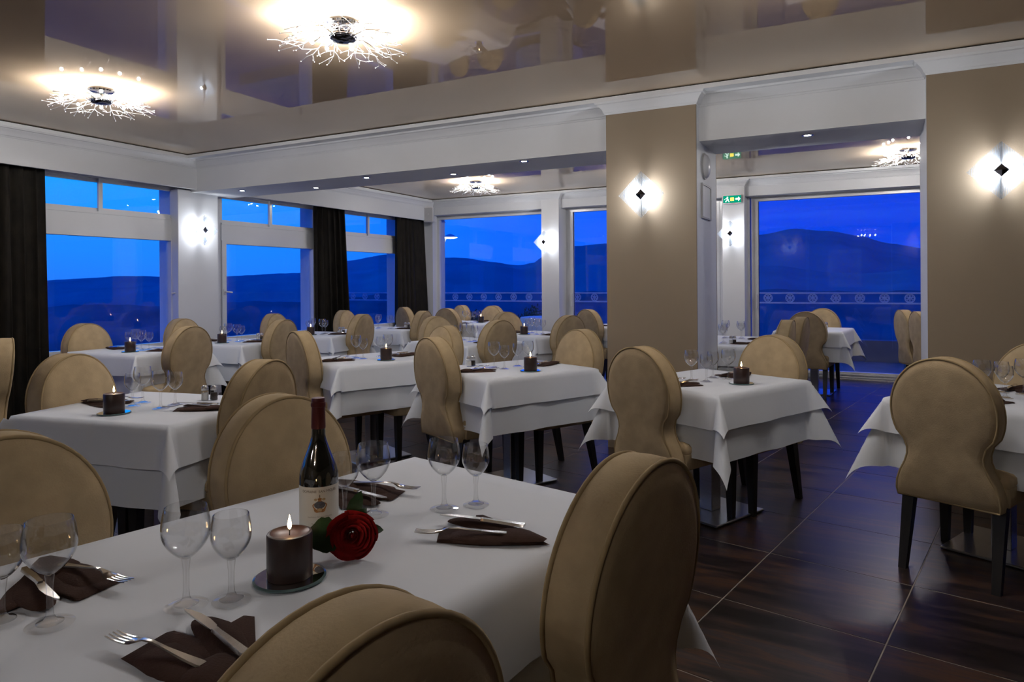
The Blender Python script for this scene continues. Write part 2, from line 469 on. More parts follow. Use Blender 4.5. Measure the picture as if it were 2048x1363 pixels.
def build_pillars():
    for k, (a, b) in enumerate(PIL):
        mb = MB(); mb.box(a, b, PV0 + 0.02, PV1, 0, BZ + 0.002); mb.box(a, b, PV0 + 0.02, BV0, BZ, H - 0.04)
        o = room_obj(mb.build('pillar_%d' % (k + 1), M['white'])); tag(o, kind='structure')
        MB().cbox(a, b, PV0, PV0 + 0.021, 0, 2.66, 0.002).build('front_panel', M['taupe'], o)
        MB().cbox(a, b, PV1 - 0.001, PV1 + 0.02, 0, BZ, 0.002).build('rear_panel', M['taupe'], o)
build_pillars()

# ------------------------------------------------------------------ left wall with its windows
WINS = [(-1.45, 0.30), (0.87, 2.62), (3.47, 5.225), (5.775, 7.46), (7.76, 9.47)]
def build_wall_left():
    mb = MB(); uo, ui = U0 - 0.30, U0 + 0.03
    edges = [V0 - 0.1]
    for a, b in WINS: edges += [a, b]
    edges.append(V1 + 0.3)
    mb.box(uo, ui, V0 - 0.1, V1 + 0.3, -0.14, 0.57)
    mb.box(uo, ui, V0 - 0.1, V1 + 0.3, 2.44, H + 0.05)
    for i in range(0, len(edges), 2):
        mb.box(uo, ui, edges[i], edges[i + 1], 0.57, 2.44)
    o = room_obj(mb.build('wall_left', M['white'])); tag(o, kind='structure')
    # the post that carries the beam stands a little proud
    MB().cbox(ui - 0.01, U0 + 0.16, 5.13, 5.665, 0, BZ + 0.02, 0.004).build('post', M['white'], o)
    MB().cbox(ui - 0.02, U0 + 0.10, V0, V1, 0.545, 0.58, 0.004).build('sill_board', M['white_gloss'], o)
    for k, (a, b) in enumerate(WINS):
        w = room_obj(empty('window_%d' % (k + 1))); tag(w, kind='structure')
        mid = (a + b) / 2
        g0, g1 = U0 - 0.035, U0 + 0.03
        z0, zt, zb, z1 = 0.58, 1.85, 2.075, 2.44
        f = MB()
        f.box(g0, g1, a, a + 0.035, z0, z1); f.box(g0, g1, b - 0.035, b, z0, z1)
        f.box(g0, g1, a + 0.035, b - 0.035, z0, z0 + 0.03); f.box(g0, g1, a + 0.035, b - 0.035, z1 - 0.03, z1)
        f.box(g0, g1 + 0.012, a + 0.035, b - 0.035, zt, zb - 0.005)
        f.box(g0 - 0.01, g1 + 0.02, a + 0.035, b - 0.035, zb - 0.03, zb - 0.012)
        f.build('frame', M['white_gloss'], w)
        # big lower sash
        s = MB(); sa, sb, w_ = a + 0.04, b - 0.04, 0.062
        g1s = g1 + 0.018
        s.box(g0, g1s, sa, sa + w_, z0 + 0.03, zt); s.box(g0, g1s, sb - w_, sb, z0 + 0.03, zt)
        s.box(g0, g1s, sa + w_, sb - w_, z0 + 0.03, z0 + 0.09); s.box(g0, g1s, sa + w_, sb - w_, zt - 0.04, zt)
        so = s.build('sash', M['white_gloss'], w)
        MB().box(U0 - 0.012, U0 - 0.006, sa + w_ - 0.004, sb - w_ + 0.004, z0 + 0.088, zt - 0.038).build('pane', M['pane'], so)
        hs = 1 if k % 2 == 0 else -1
        hv = (sb - 0.028) if k % 2 == 0 else (sa + 0.028)
        hb = MB(); hb.cbox(g1s, g1s + 0.012, hv - 0.014, hv + 0.014, 1.19, 1.26, 0.003)
        hb.tube([(g1s + 0.01, hv, 1.225), (g1s + 0.045, hv, 1.225), (g1s + 0.05, hv - hs * 0.02, 1.222), (g1s + 0.05, hv - hs * 0.075, 1.215)], 0.009, 8)
        hb.build('handle', M['white_plastic'], so, smooth=40)
        # two sliding panes above
        for q, (pa, pb) in enumerate(((a + 0.04, mid + 0.03), (mid - 0.03, b - 0.04))):
            s = MB(); ga = g0 + 0.005 + 0.028 * q; gb = ga + 0.026
            s.box(ga, gb, pa, pa + 0.042, zb - 0.012, z1 - 0.03); s.box(ga, gb, pb - 0.042, pb, zb - 0.012, z1 - 0.03)
            s.box(ga, gb, pa + 0.042, pb - 0.042, zb - 0.012, zb + 0.032); s.box(ga, gb, pa + 0.042, pb - 0.042, z1 - 0.068, z1 - 0.03)
            so = s.build('sliding_sash', M['white_gloss'], w)
            MB().box((ga + gb) / 2 - 0.003, (ga + gb) / 2 + 0.003, pa + 0.04, pb - 0.04, zb + 0.03, z1 - 0.066).build('pane', M['pane'], so)
            if q == 1:
                MB().cbox(gb, gb + 0.006, pb - 0.028, pb - 0.014, 2.20, 2.27, 0.002).build('finger_pull', M['rubber'], so)
build_wall_left()

# ------------------------------------------------------------------ rear window wall
BACKW = [(-6.86, -4.72), (-4.35, -1.92), (-1.53, 1.25), (1.65, 4.9)]
def build_wall_back():
    mb = MB(); vo, vi = V1 + 0.22, V1 - 0.05
    mb.box(U0 - 0.3, U1 + 0.2, 10.05, vo, 2.50, H + 0.05)
    mb.box(U0 - 0.3, U1 + 0.2, V1 - 0.02, vo, -0.14, 0.02)
    o = room_obj(mb.build('wall_back', M['white'])); tag(o, kind='structure')
    MB().box(U0 - 0.3, -6.86, 10.10, vo, 0, 2.50).build('corner_post', M['white'], o)
    for a, b in ((-4.69, -4.384), (-1.88, -1.58), (1.30, 1.60)):
        MB().cbox(a, b, 9.97, V1 - 0.01, 0, 2.72, 0.004).build('post', M['white'], o)
        MB().box(a - 0.03, b + 0.03, V1 - 0.012, vo, 0, 2.50).build('post_core', M['white'], o)
    MB().box(4.9, U1 + 0.2, 10.1, vo, 0, 2.5).build('corner_post', M['white'], o)
    for k, (a, b) in enumerate(BACKW):
        w = room_obj(empty('window_%d' % (k + 6))); tag(w, kind='structure')
        g0, g1 = V1 - 0.03, V1 + 0.05
        z0, z1 = 0.02, 2.50
        f = MB(); f.box(a, a + 0.045, g0, g1, z0, z1); f.box(b - 0.045, b, g0, g1, z0, z1)
        f.box(a + 0.045, b - 0.045, g0, g1, z1 - 0.035, z1); f.box(a + 0.045, b - 0.045, g0, g1, z0, z0 + 0.035)
        f.build('frame', M['white_gloss'], w)
        two = [(a + 0.045, b - 0.045)] if k == 0 else [(a + 0.045, b - 0.045)]
        for pa, pb in two:
            s = MB(); sw = 0.05 if k else 0.012
            s.box(pa, pa + sw, g0 - 0.012, g1 - 0.02, z0 + 0.035, z1 - 0.035); s.box(pb - sw, pb, g0 - 0.012, g1 - 0.02, z0 + 0.035, z1 - 0.035)
            s.box(pa + sw, pb - sw, g0 - 0.012, g1 - 0.02, z0 + 0.035, z0 + 0.075); s.box(pa + sw, pb - sw, g0 - 0.012, g1 - 0.02, z1 - 0.062, z1 - 0.035)
            so = s.build('sash', M['white_gloss'], w)
            MB().box(pa + sw - 0.003, pb - sw + 0.003, V1 - 0.004, V1 + 0.002, z0 + 0.073, z1 - 0.06).build('pane', M['pane'], so)
            if k:
                gk = MB(); gk.box(pa + sw - 0.004, pa + sw + 0.006, V1 - 0.012, V1 - 0.004, z0 + 0.07, z1 - 0.06)
                gk.build('gasket', M['black'], so)
                hb = MB(); hb.cbox(pa + 0.012, pa + 0.036, g0 - 0.045, g0 - 0.012, 0.93, 1.13, 0.003); hb.build('handle', M['white_plastic'], so)
build_wall_back()

def build_other_walls():
    o = room_obj(MB().box(U0 - 0.3, U1 + 0.3, V0 - 0.2, V0, -0.14, H + 0.05).build('wall_rear', M['taupe'])); tag(o, kind='structure')
    o = room_obj(MB().box(U1, U1 + 0.2, V0, V1 + 0.2, -0.14, H + 0.05).build('wall_right', M['taupe'])); tag(o, kind='structure')
build_other_walls()

# ------------------------------------------------------------------ curtains
def curtain(v0, v1, label, seed, spread=0.0):
    rnd = random.Random(seed)
    mb = MB(); nu, nz = 96, 14
    folds = max(4, int((v1 - v0) / 0.105)); ph = rnd.random() * 6
    uc = U0 + 0.145
    for side in (0, 1):
        vs = []; fs = []
        for j in range(nz + 1):
            t = j / nz; z = 2.43 - t * 2.415
            for i in range(nu + 1):
                s = i / nu
                w = v0 + (v1 - v0) * s + spread * t * (s * 1.3 - 0.1)
                amp = 0.028 + 0.022 * t
                u = uc + amp * math.sin(2 * PI * folds * s + ph + 0.5 * math.sin(5 * s + 2 * t)) + 0.012 * math.sin(2 * PI * folds * 2.1 * s + 1.3) * (0.3 + t) - 0.004 * side
                vs.append((u, w + 0.012 * math.sin(2 * PI * folds * s + 1.0), z))
        for j in range(nz):
            for i in range(nu):
                q = (j * (nu + 1) + i, j * (nu + 1) + i + 1, (j + 1) * (nu + 1) + i + 1, (j + 1) * (nu + 1) + i)
                fs.append(q if side == 0 else q[::-1])
        mb.add(vs, fs)
    o = room_obj(empty('curtain'))
    mb.build('drape', M['curtain'], o, smooth=179)
    MB().tube([(uc, v0 - 0.03, 2.45), (uc, v1 + 0.03, 2.45)], 0.012, 8).build('rail', M['white_plastic'], o, smooth=40)
    return tag(o, label, 'curtain', 'dark curtains between the left windows')
curtain(3.05, 3.72, 'black brown curtain at the far left edge of the view', 1, 0.02)
curtain(7.27, 7.93, 'black brown curtain hanging between the second and third window', 2, 0.14)
curtain(9.12, 9.90, 'black brown curtain hanging in the rear left corner', 3, 0.12)

# ------------------------------------------------------------------ light fittings
def build_chandelier():
    rnd = random.Random(11)
    root = empty('chandelier')
    MB().lathe([(0.0005, H - 0.001), (0.085, H - 0.001), (0.088, H - 0.012), (0.080, H - 0.020), (0.02, H - 0.024), (0.0005, H - 0.024)], 28).build('canopy', M['chrome'], root, smooth=40)
    MB().lathe([(0.010, H - 0.02), (0.010, H - 0.085), (0.03, H - 0.09)], 12).build('stem', M['chrome'], root, smooth=40)
    zh = H - 0.085
    MB().lathe([(0.0005, zh + 0.018), (0.060, zh + 0.016), (0.073, zh + 0.004), (0.073, zh - 0.010), (0.066, zh - 0.020), (0.03, zh - 0.028), (0.0005, zh - 0.029)], 28).build('hub', M['dark_chrome'], root, smooth=50)
    MB().lathe([(0.076, zh + 0.006), (0.081, zh + 0.002), (0.081, zh - 0.004), (0.076, zh - 0.008)], 28, closed=True).build('hub_ring', M['chrome'], root, smooth=60)
    nb = 14
    for k in range(nb):
        a0 = 2 * PI * k / nb + rnd.uniform(-0.08, 0.08)
        mb = MB()
        def P(r, a, z): return Vector((r * math.cos(a), r * math.sin(a), zh + z))
        # main twig
        pts = []; a = a0; z = 0.0
        L = rnd.uniform(0.33, 0.37); n = 6
        for i in range(n + 1):
            r = 0.065 + (L - 0.065) * i / n
            z = -0.012 + 0.03 * math.sin(PI * min(1, i / 3.0)) - 0.055 * max(0, (i - 2) / (n - 2)) ** 1.2 + rnd.uniform(-0.006, 0.006)
            if i > 1: a += rnd.uniform(-0.045, 0.045)
            pts.append(P(r, a, z))
        mb.tube(pts, [0.0034 - 0.0016 * i / n for i in range(n + 1)], 5)
        mb.sphere(pts[-1], 0.0042, 6, 4)
        # side twigs
        for q, i0 in enumerate((1, 2, 3, 3, 4)):
            sgn = 1 if (q + k) % 2 else -1
            b = pts[i0]; r0 = math.hypot(b.x, b.y); ab = math.atan2(b.y, b.x)
            tw = [b]; aa = ab; zz = b.z - zh
            seg = 3
            for s in range(1, seg + 1):
                aa += sgn * rnd.uniform(0.05, 0.13); zz += rnd.uniform(-0.022, 0.012)
                tw.append(P(r0 + s * rnd.uniform(0.030, 0.045), aa, zz))
            mb.tube(tw, [0.0026 - 0.0003 * s for s in range(seg + 1)], 5)
            mb.sphere(tw[-1], 0.0038, 6, 4)
            t2 = [tw[1], tw[1] + Vector((rnd.uniform(-0.02, 0.02), rnd.uniform(-0.02, 0.02), -0.02)) + (tw[1] - Vector((0, 0, tw[1].z))).normalized() * 0.03]
            mb.tube(t2, 0.0018, 5); mb.sphere(t2[-1], 0.0034, 6, 4)
        mb.build('branch', M['twig'], root, smooth=60)
    for k in range(10):
        a = 2 * PI * (k + 0.35) / 10; r = 0.20 if k % 2 else 0.255
        c = Vector((r * math.cos(a), r * math.sin(a), zh - 0.006 + 0.007 * (k % 3)))
        hd = MB().tube([(0.07 * math.cos(a), 0.07 * math.sin(a), zh), (0.14 * math.cos(a), 0.14 * math.sin(a), zh + 0.022), tuple(c - Vector((0.012 * math.cos(a), 0.012 * math.sin(a), 0)))], 0.0035, 6).build('lamp_holder', M['chrome'], root, smooth=60)
        MB().sphere(c, 0.0115, 6, 4).build('bulb', M['bulb'], hd, smooth=179)
    return root
ch0 = build_chandelier()
CH = [((-5.06, 3.12), 'twig chandelier with glowing bulbs at upper left'),
      ((-2.60, 2.96), 'twig chandelier with dark hub disc at top centre'),
      ((-5.00, 8.45), 'twig chandelier over the rear left tables'),
      ((0.35, 8.80), 'twig chandelier seen between the two pillars'),
      ((-2.40, 8.55), 'twig chandelier behind the middle pillar, seen only in reflections'),
      ((-0.15, 3.02), 'twig chandelier above the right tables, out of the frame'),
      ((-2.60, -2.70), 'added fill chandelier behind the camera on the left'),  # this one and the next are unseen, added as fill for the foreground
      ((-0.15, -2.70), 'added fill chandelier behind the camera on the right')]
for i, ((u, v), lab) in enumerate(CH):
    o = ch0 if i == 0 else dup(ch0)
    p = RW(u, v); o.location = (p.x, p.y, 0); o.rotation_euler = (0, 0, i * 0.7)
    tag(o, lab, 'chandelier', 'twig chandeliers on the ceiling')

def build_sconce():
    """local: wall plane is y = 0, lamp faces -y"""
    root = empty('wall_lamp')
    MB().cbox(-0.035, 0.035, -0.012, 0.0, -0.035, 0.035, 0.002).build('back_plate', M['steel'], root)
    b = MB(); b.box(-0.006, 0.006, -0.114, -0.080, -0.006, 0.006); b.box(-0.010, 0.010, -0.048, -0.012, -0.008, 0.008)
    b.box(-0.003, 0.003, -0.090, -0.084, 0.035, 0.165); b.box(-0.003, 0.003, -0.090, -0.084, -0.165, -0.035)
    b.box(-0.0055, 0.0055, -0.095, -0.0, 0.030, 0.050); b.box(-0.0055, 0.0055, -0.095, -0.0, -0.050, -0.030)  # fins shaped to block the bulb and throw upright shadow bands
    b.build('bracket', M['steel'], root)
    pl = MB()
    for (hh, y0, y1) in ((0.178, -0.106, -0.096), (0.145, -0.112, -0.1065)):
        vs = [(0, y0, hh), (hh, y0, 0), (0, y0, -hh), (-hh, y0, 0), (0, y1, hh), (hh, y1, 0), (0, y1, -hh), (-hh, y1, 0)]
        pl.add(vs, [(0, 3, 2, 1), (4, 5, 6, 7), (0, 1, 5, 4), (1, 2, 6, 5), (2, 3, 7, 6), (3, 0, 4, 7)])
    pl.build('glass_plate', M['plate'], root)
    c = MB(); q = 0.040
    c.add([(0, -0.114, q), (q, -0.114, 0), (0, -0.114, -q), (-q, -0.114, 0), (0, -0.134, 0)], [(0, 4, 1), (1, 4, 2), (2, 4, 3), (3, 4, 0), (0, 1, 2, 3)])
    c.build('metal_cap', M['dark_chrome'], root)
    MB().sphere((0, -0.064, 0), 0.0135, 8, 5).build('bulb', M['sbulb'], root, smooth=179)
    return root
sc0 = build_sconce()
SCN = [((-1.56, PV0, 1.97), 0, 'diamond glass wall lamp on the middle taupe pillar'),
       ((0.692, PV0, 1.97), 0, 'diamond glass wall lamp on the right taupe pillar'),
       ((U0 + 0.16, 5.40, 1.94), PI / 2, 'diamond glass wall lamp on the white post by the left windows'),
       ((-4.60, 9.97, 1.955), 0, 'diamond glass wall lamp on the rear white post'),
       ((-1.755, 9.97, 1.975), 0, 'diamond glass wall lamp below the green exit sign'),
       ((-1.45, PV1 + 0.02, 1.97), PI, 'diamond glass wall lamp on the rear face of the middle pillar'),
       ((0.75, PV1 + 0.02, 1.97), PI, 'diamond glass wall lamp on the rear face of the right pillar')]
for i, ((u, v, z), a, lab) in enumerate(SCN):
    o = sc0 if i == 0 else dup(sc0)
    p = RW(u, v, z); o.location = p; o.rotation_euler = (0, 0, PHI + a)
    tag(o, lab, 'wall lamp', 'diamond wall lamps')

def build_spots():
    root = empty('ceiling_spot')
    MB().lathe([(0.024, 0.0), (0.040, -0.001), (0.041, -0.005), (0.026, -0.006), (0.024, 0.0)], 20).build('ring', M['chrome'], root, smooth=40)
    MB().lathe([(0.0005, -0.0035), (0.0245, -0.0035)], 20).build('lens', M['spot'], root)
    pts = [((-6.295, 5.48), 'recessed spot in the beam nearest the left windows'), ((-5.417, 5.716), 'recessed spot second from the left windows'),
           ((-4.48, 5.434), 'recessed spot third from the left windows'), ((-3.61, 5.681), 'recessed spot fourth from the left windows'),
           ((-2.695, 5.385), 'recessed spot nearest left of the middle pillar'), ((-0.419, 5.457), 'recessed spot between the two taupe pillars')]
    for i, ((u, v), lab) in enumerate(pts):
        o = root if i == 0 else dup(root)
        o.location = RW(u, v, BZ); tag(o, lab, 'spotlight', 'recessed spots under the beam')
build_spots()

# ------------------------------------------------------------------ small fittings
def text_mesh(txt, size):
    c = bpy.data.curves.new('lettering', 'FONT'); c.body = txt; c.size = size; c.align_x = 'CENTER'; c.align_y = 'CENTER'
    o = bpy.data.objects.new('tmp', c); COL.objects.link(o)
    dg = bpy.context.evaluated_depsgraph_get()
    me = bpy.data.meshes.new_from_object(o.evaluated_get(dg))
    bpy.data.objects.remove(o)
    return me

def build_fittings():
    # emergency exit sign on the rear post
    r = empty('exit_sign'); r.location = RW(-1.735, 9.97, 2.455); r.rotation_euler = (0, 0, PHI)
    MB().cbox(-0.125, 0.125, -0.045, 0, -0.06, 0.06, 0.005).build('housing', M['white_plastic'], r)
    pn = MB().cbox(-0.120, 0.120, -0.052, -0.0445, -0.050, 0.050, 0.002).build('green_panel', emit('exit_green', (0.0, 0.22, 0.13), 1.3), r)
    g = MB()
    def flat(poly, y=-0.0528): g.add([(x, y, z) for x, z in poly], [tuple(range(len(poly)))])
    ci = [(-0.062 + 0.011 * math.cos(t * PI / 5), 0.028 + 0.011 * math.sin(t * PI / 5)) for t in range(10)]
    flat(ci); flat([(-0.085, 0.014), (-0.060, 0.018), (-0.042, -0.006), (-0.062, -0.010)]); flat([(-0.062, -0.008), (-0.050, -0.006), (-0.034, -0.036), (-0.044, -0.040)])
    flat([(-0.070, -0.006), (-0.058, -0.010), (-0.082, -0.038), (-0.096, -0.034)]); flat([(-0.085, 0.014), (-0.078, 0.016), (-0.100, -0.006), (-0.106, -0.002)])
    flat([(0.045, 0.012), (0.082, 0.012), (0.082, 0.034), (0.114, 0.0), (0.082, -0.034), (0.082, -0.012), (0.045, -0.012)])
    g.build('running_figure', emit('exit_white', (0.75, 1.0, 0.9), 1.6), pn)
    MB().cbox(-0.024, 0.026, -0.056, -0.052, -0.026, 0.022, 0.002).build('lamp_window', emit('exit_lamp', (1.0, 0.85, 0.12), 1.8), pn)
    tag(r, 'green emergency exit sign with running figure above the wall lamp', 'exit sign')
    # round speaker and panel on the white side of the middle pillar
    r = empty('round_speaker'); r.location = RW(-1.167, 5.475, 2.205); r.rotation_euler = (0, 0, PHI)
    rot = Matrix.Rotation(PI / 2, 4, 'Y')
    mb = MB().lathe([(0.0005, 0.045), (0.06, 0.040), (0.085, 0.026), (0.094, 0.010), (0.097, 0.0)], 28); mb.v = [tuple(rot @ Vector(p)) for p in mb.v]
    mb.build('dome', M['white_plastic'], r, smooth=179)
    mb = MB().lathe([(0.094, 0.0), (0.102, 0.0), (0.102, 0.012), (0.094, 0.012)], 28, closed=True); mb.v = [tuple(rot @ Vector(p)) for p in mb.v]
    mb.build('rim', M['rubber'], r, smooth=40)
    tag(r, 'round white dome fitting on the side of the middle pillar', 'wall fitting')
    r = empty('access_panel'); r.location = RW(-1.167, 5.515, 1.93); r.rotation_euler = (0, 0, PHI)
    MB().cbox(0, 0.008, -0.155, 0.155, -0.125, 0.125, 0.002).build('panel', M['white'], r)
    f = MB()
    for y0, y1, z0, z1 in ((-0.16, 0.16, 0.122, 0.134), (-0.16, 0.16, -0.134, -0.122), (-0.16, -0.148, -0.122, 0.122), (0.148, 0.16, -0.122, 0.122)): f.box(0, 0.014, y0, y1, z0, z1)
    f.build('frame', M['rubber'], r)
    tag(r, 'white rectangular access panel below the round dome fitting', 'access panel')
    # loudspeaker in the corner
    r = empty('loudspeaker'); r.location = RW(-6.80, 9.90, 2.50); r.rotation_euler = (0, 0, PHI + 0.5)
    MB().cbox(-0.085, 0.085, -0.075, 0.075, -0.13, 0.13, 0.012).build('cabinet', M['white_plastic'], r)
    MB().cbox(-0.072, 0.072, -0.084, -0.074, -0.115, 0.115, 0.004).build('grille', M['rubber'], r)
    MB().lathe([(0.0005, 0), (0.012, 0), (0.012, 0.006), (0.0005, 0.006)], 12, (0, -0.088, 0.0)).build('badge', M['white_plastic'], r)
    MB().box(-0.02, 0.02, 0.07, 0.13, -0.03, 0.03).build('bracket', M['rubber'], r)
    tag(r, 'small grey loudspeaker high in the rear left corner', 'loudspeaker')
    # picture on the wall behind the camera, mirrored by the windows
    r = empty('framed_picture'); r.location = RW(-0.84, V0, 1.73); r.rotation_euler = (0, 0, PHI)
    f = MB()
    for x0, x1, z0, z1 in ((-0.5, 0.5, 0.5, 0.62), (-0.5, 0.5, -0.62, -0.5), (-0.5, -0.38, -0.5, 0.5), (0.38, 0.5, -0.5, 0.5)): f.cbox(x0, x1, 0, 0.05, z0, z1, 0.01)
    f.build('frame', M['white_gloss'], r)
    MB().box(-0.39, 0.39, 0.002, 0.02, -0.51, 0.51).build('canvas', pbr('painted_canvas', (0.35, 0.32, 0.30), 0.6, col2=(0.65, 0.62, 0.55), vscale=9), r)
    tag(r, 'white framed picture seen mirrored in the right window', 'picture')
build_fittings()

# ------------------------------------------------------------------ chairs
def back_outline(n=64):
    """closed outline of the waisted balloon back, (x, z)"""
    R_, zc = 0.236, 0.733
    key = [(0.222, 0.335), (0.226, 0.36), (0.222, 0.40), (0.205, 0.445), (0.180, 0.49), (0.166, 0.53), (0.165, 0.56), (0.178, 0.60)]
    key = [(x * 0.90, z) for x, z in key]; RX = 0.207
    right = list(key)
    a0 = math.asin((0.635 - zc) / R_)
    for i in range(19):
        a = a0 + (PI / 2 - a0) * i / 18
        right.append((RX * math.cos(a), zc + R_ * math.sin(a)))
    left = [(-x, z) for x, z in right[:-1]][::-1]
    return right + left

def build_chair():
    root = empty('dining_chair')
    out = back_outline(); n = len(out)
    lean = math.tan(math.radians(7))
    T2 = 0.046
    def pt(x, z, d):   # d: offset along the thickness
        return (x, -0.262 - lean * (z - 0.335) + d, z)
    zc = 0.64
    def ring(k, d): return [pt(x * k, zc + (z - zc) * k, d) for x, z in out]
    mb = MB(); vs = []; fs = []
    rings = [ring(0.5, -T2 - 0.016), ring(0.86, -T2 - 0.013), ring(0.975, -T2 - 0.003), ring(1.0, -T2 + 0.008), ring(1.006, 0), ring(1.0, T2 - 0.008), ring(0.975, T2 + 0.006), ring(0.86, T2 + 0.022), ring(0.5, T2 + 0.028)]
    for r in rings: vs += r
    for j in range(len(rings) - 1):
        for i in range(n):
            i2 = (i + 1) % n
            fs.append((j * n + i, j * n + i2, (j + 1) * n + i2, (j + 1) * n + i))
    fs.append(tuple(range(n))); fs.append(tuple((len(rings) - 1) * n + i for i in range(n - 1, -1, -1)))
    mb.add(vs, [f[::-1] for f in fs])
    mb.build('backrest', M['fabric'], root, smooth=60)
    for d in (-T2 - 0.001, T2 + 0.001):
        MB().tube(ring(0.992, d), 0.0052, 6, closed=True).build('piping', M['piping'], root, smooth=179)
    # seat: cushion on an upholstered rail
    def slab(prof, rx=0.05):
        m2 = MB(); vs = []; fs = []; N_ = 40
        def outl(ins):
            pts = []
            hw, y0, y1 = 0.212 - ins, -0.235 + ins, 0.232 - ins
            r = max(0.006, rx - ins)
            for cx, cy, a0 in ((hw - r, y1 - r, 0), (-hw + r, y1 - r, PI / 2), (-hw + 0.012, y0 + 0.012, PI), (hw - 0.012, y0 + 0.012, 1.5 * PI)):
                rr = r if cy > 0 else 0.012
                for k in range(7):
                    a = a0 + PI / 2 * k / 6
                    pts.append((cx + rr * math.cos(a), cy + rr * math.sin(a)))
            return pts
        o0 = None
        for ins, z in prof:
            o_ = outl(ins); vs += [(x, y, z) for x, y in o_]; o0 = len(o_)
        for j in range(len(prof) - 1):
            for i in range(o0):
                i2 = (i + 1) % o0
                fs.append((j * o0 + i, j * o0 + i2, (j + 1) * o0 + i2, (j + 1) * o0 + i))
        fs.append(tuple(range(o0 - 1, -1, -1))); fs.append(tuple((len(prof) - 1) * o0 + i for i in range(o0)))
        return m2.add(vs, fs)
    slab([(0.006, 0.345), (0.0, 0.352), (0.0, 0.425), (0.004, 0.428)]).build('seat_rail', M['fabric'], root, smooth=50)
    slab([(0.002, 0.429), (-0.002, 0.440), (0.0, 0.462), (0.012, 0.474), (0.05, 0.482), (0.12, 0.486)]).build('seat', M['fabric'], root, smooth=60)
    for sx in (-1, 1):
        MB().frustum((sx * 0.182, 0.196, 0.0), 0.016, (sx * 0.180, 0.196, 0.347), 0.024).build('leg', M['leg'], root)
        MB().frustum((sx * 0.182, -0.298, 0.0), 0.016, (sx * 0.178, -0.222, 0.350), 0.025).build('leg', M['leg'], root)
    return root
chair0 = build_chair()
_first = [True]
def chair(x, y, face_deg, label):
    o = chair0 if _first[0] else dup(chair0)
    _first[0] = False
    o.location = (x, y, 0); o.rotation_euler = (0, 0, math.radians(face_deg - 90))
    return tag(o, label, 'chair', 'beige balloon back dining chairs')
TOPOFF = 0.345      # the top of the back stands this far behind the chair's centre
def chair_at(tx, ty, face_deg, label):
    """place a chair by the plan position of the top of its back"""
    a = math.radians(face_deg)
    return chair(tx + TOPOFF * math.cos(a), ty + TOPOFF * math.sin(a), face_deg, label)

# ------------------------------------------------------------------ tables and cloths
TZ = 0.738
def cloth_mesh(L, W, drop, z, rnd, flare, ripple, fold, off):
    ns = 22; nd = 9
    def axis(h):
        a = [-h - drop + drop * i / nd for i in range(nd)]
        b = [-h + 2 * h * i / ns for i in range(ns + 1)]
        return a + b + [h + drop * (i + 1) / nd for i in range(nd)]
    X, Y = axis(L / 2), axis(W / 2)
    ph = [rnd.uniform(0, 6.28) for _ in range(10)]
    vs = []
    for j, t in enumerate(Y):
        for i, s in enumerate(X):
            ox, oy = max(0.0, abs(s) - L / 2), max(0.0, abs(t) - W / 2)
            sx, sy = (1 if s > 0 else -1), (1 if t > 0 else -1)
            bx, by = max(-L / 2, min(L / 2, s)), max(-W / 2, min(W / 2, t))
            if ox == 0 and oy == 0:
                vs.append((s, t, z + 0.0008 * math.sin(9 * s + ph[0]) * math.sin(8 * t + ph[1]))); continue
            ov = math.hypot(ox, oy)
            if ox > 0 and oy > 0:
                al = math.atan2(oy, ox); k = math.sin(2 * al)
                hor = flare + (fold - flare) * k ** 0.75
                # the hanging corner folds out into a soft cone
                be = PI / 4 + (al - PI / 4) * (0.55 + 0.45 * abs(al - PI / 4) / (PI / 4))
                dx, dy = math.cos(be), math.sin(be)
                r = ov * hor + off * min(1, ov / 0.02)
                r = min(r, ov)
                dz = math.sqrt(max(0.0, ov * ov - r * r)) * (1 - 0.06 * k)
                vs.append((bx + sx * dx * r, by + sy * dy * r, z - dz))
            else:
                along = t if ox > 0 else s
                q = 0 if ox > 0 else 4
                if (sx if ox > 0 else sy) > 0: q += 2
                edge = (W if ox > 0 else L) / 2
                fade = max(0.0, 1 - (abs(along) / edge) ** 4)
                r = flare * ov + ripple * ov * (math.sin(13 * along + ph[q]) + 0.6 * math.sin(25 * along + ph[q + 1])) * fade + off * min(1, ov / 0.02)
                r = max(off * min(1, ov / 0.02), r)
                vs.append((bx + sx * (r if ox > 0 else 0), by + sy * (r if oy > 0 else 0), z - ov * 0.985))
    nx = len(X); fs = []
    for j in range(len(Y) - 1):
        for i in range(nx - 1):
            fs.append((j * nx + i, j * nx + i + 1, (j + 1) * nx + i + 1, (j + 1) * nx + i))
    return MB().add(vs, fs)

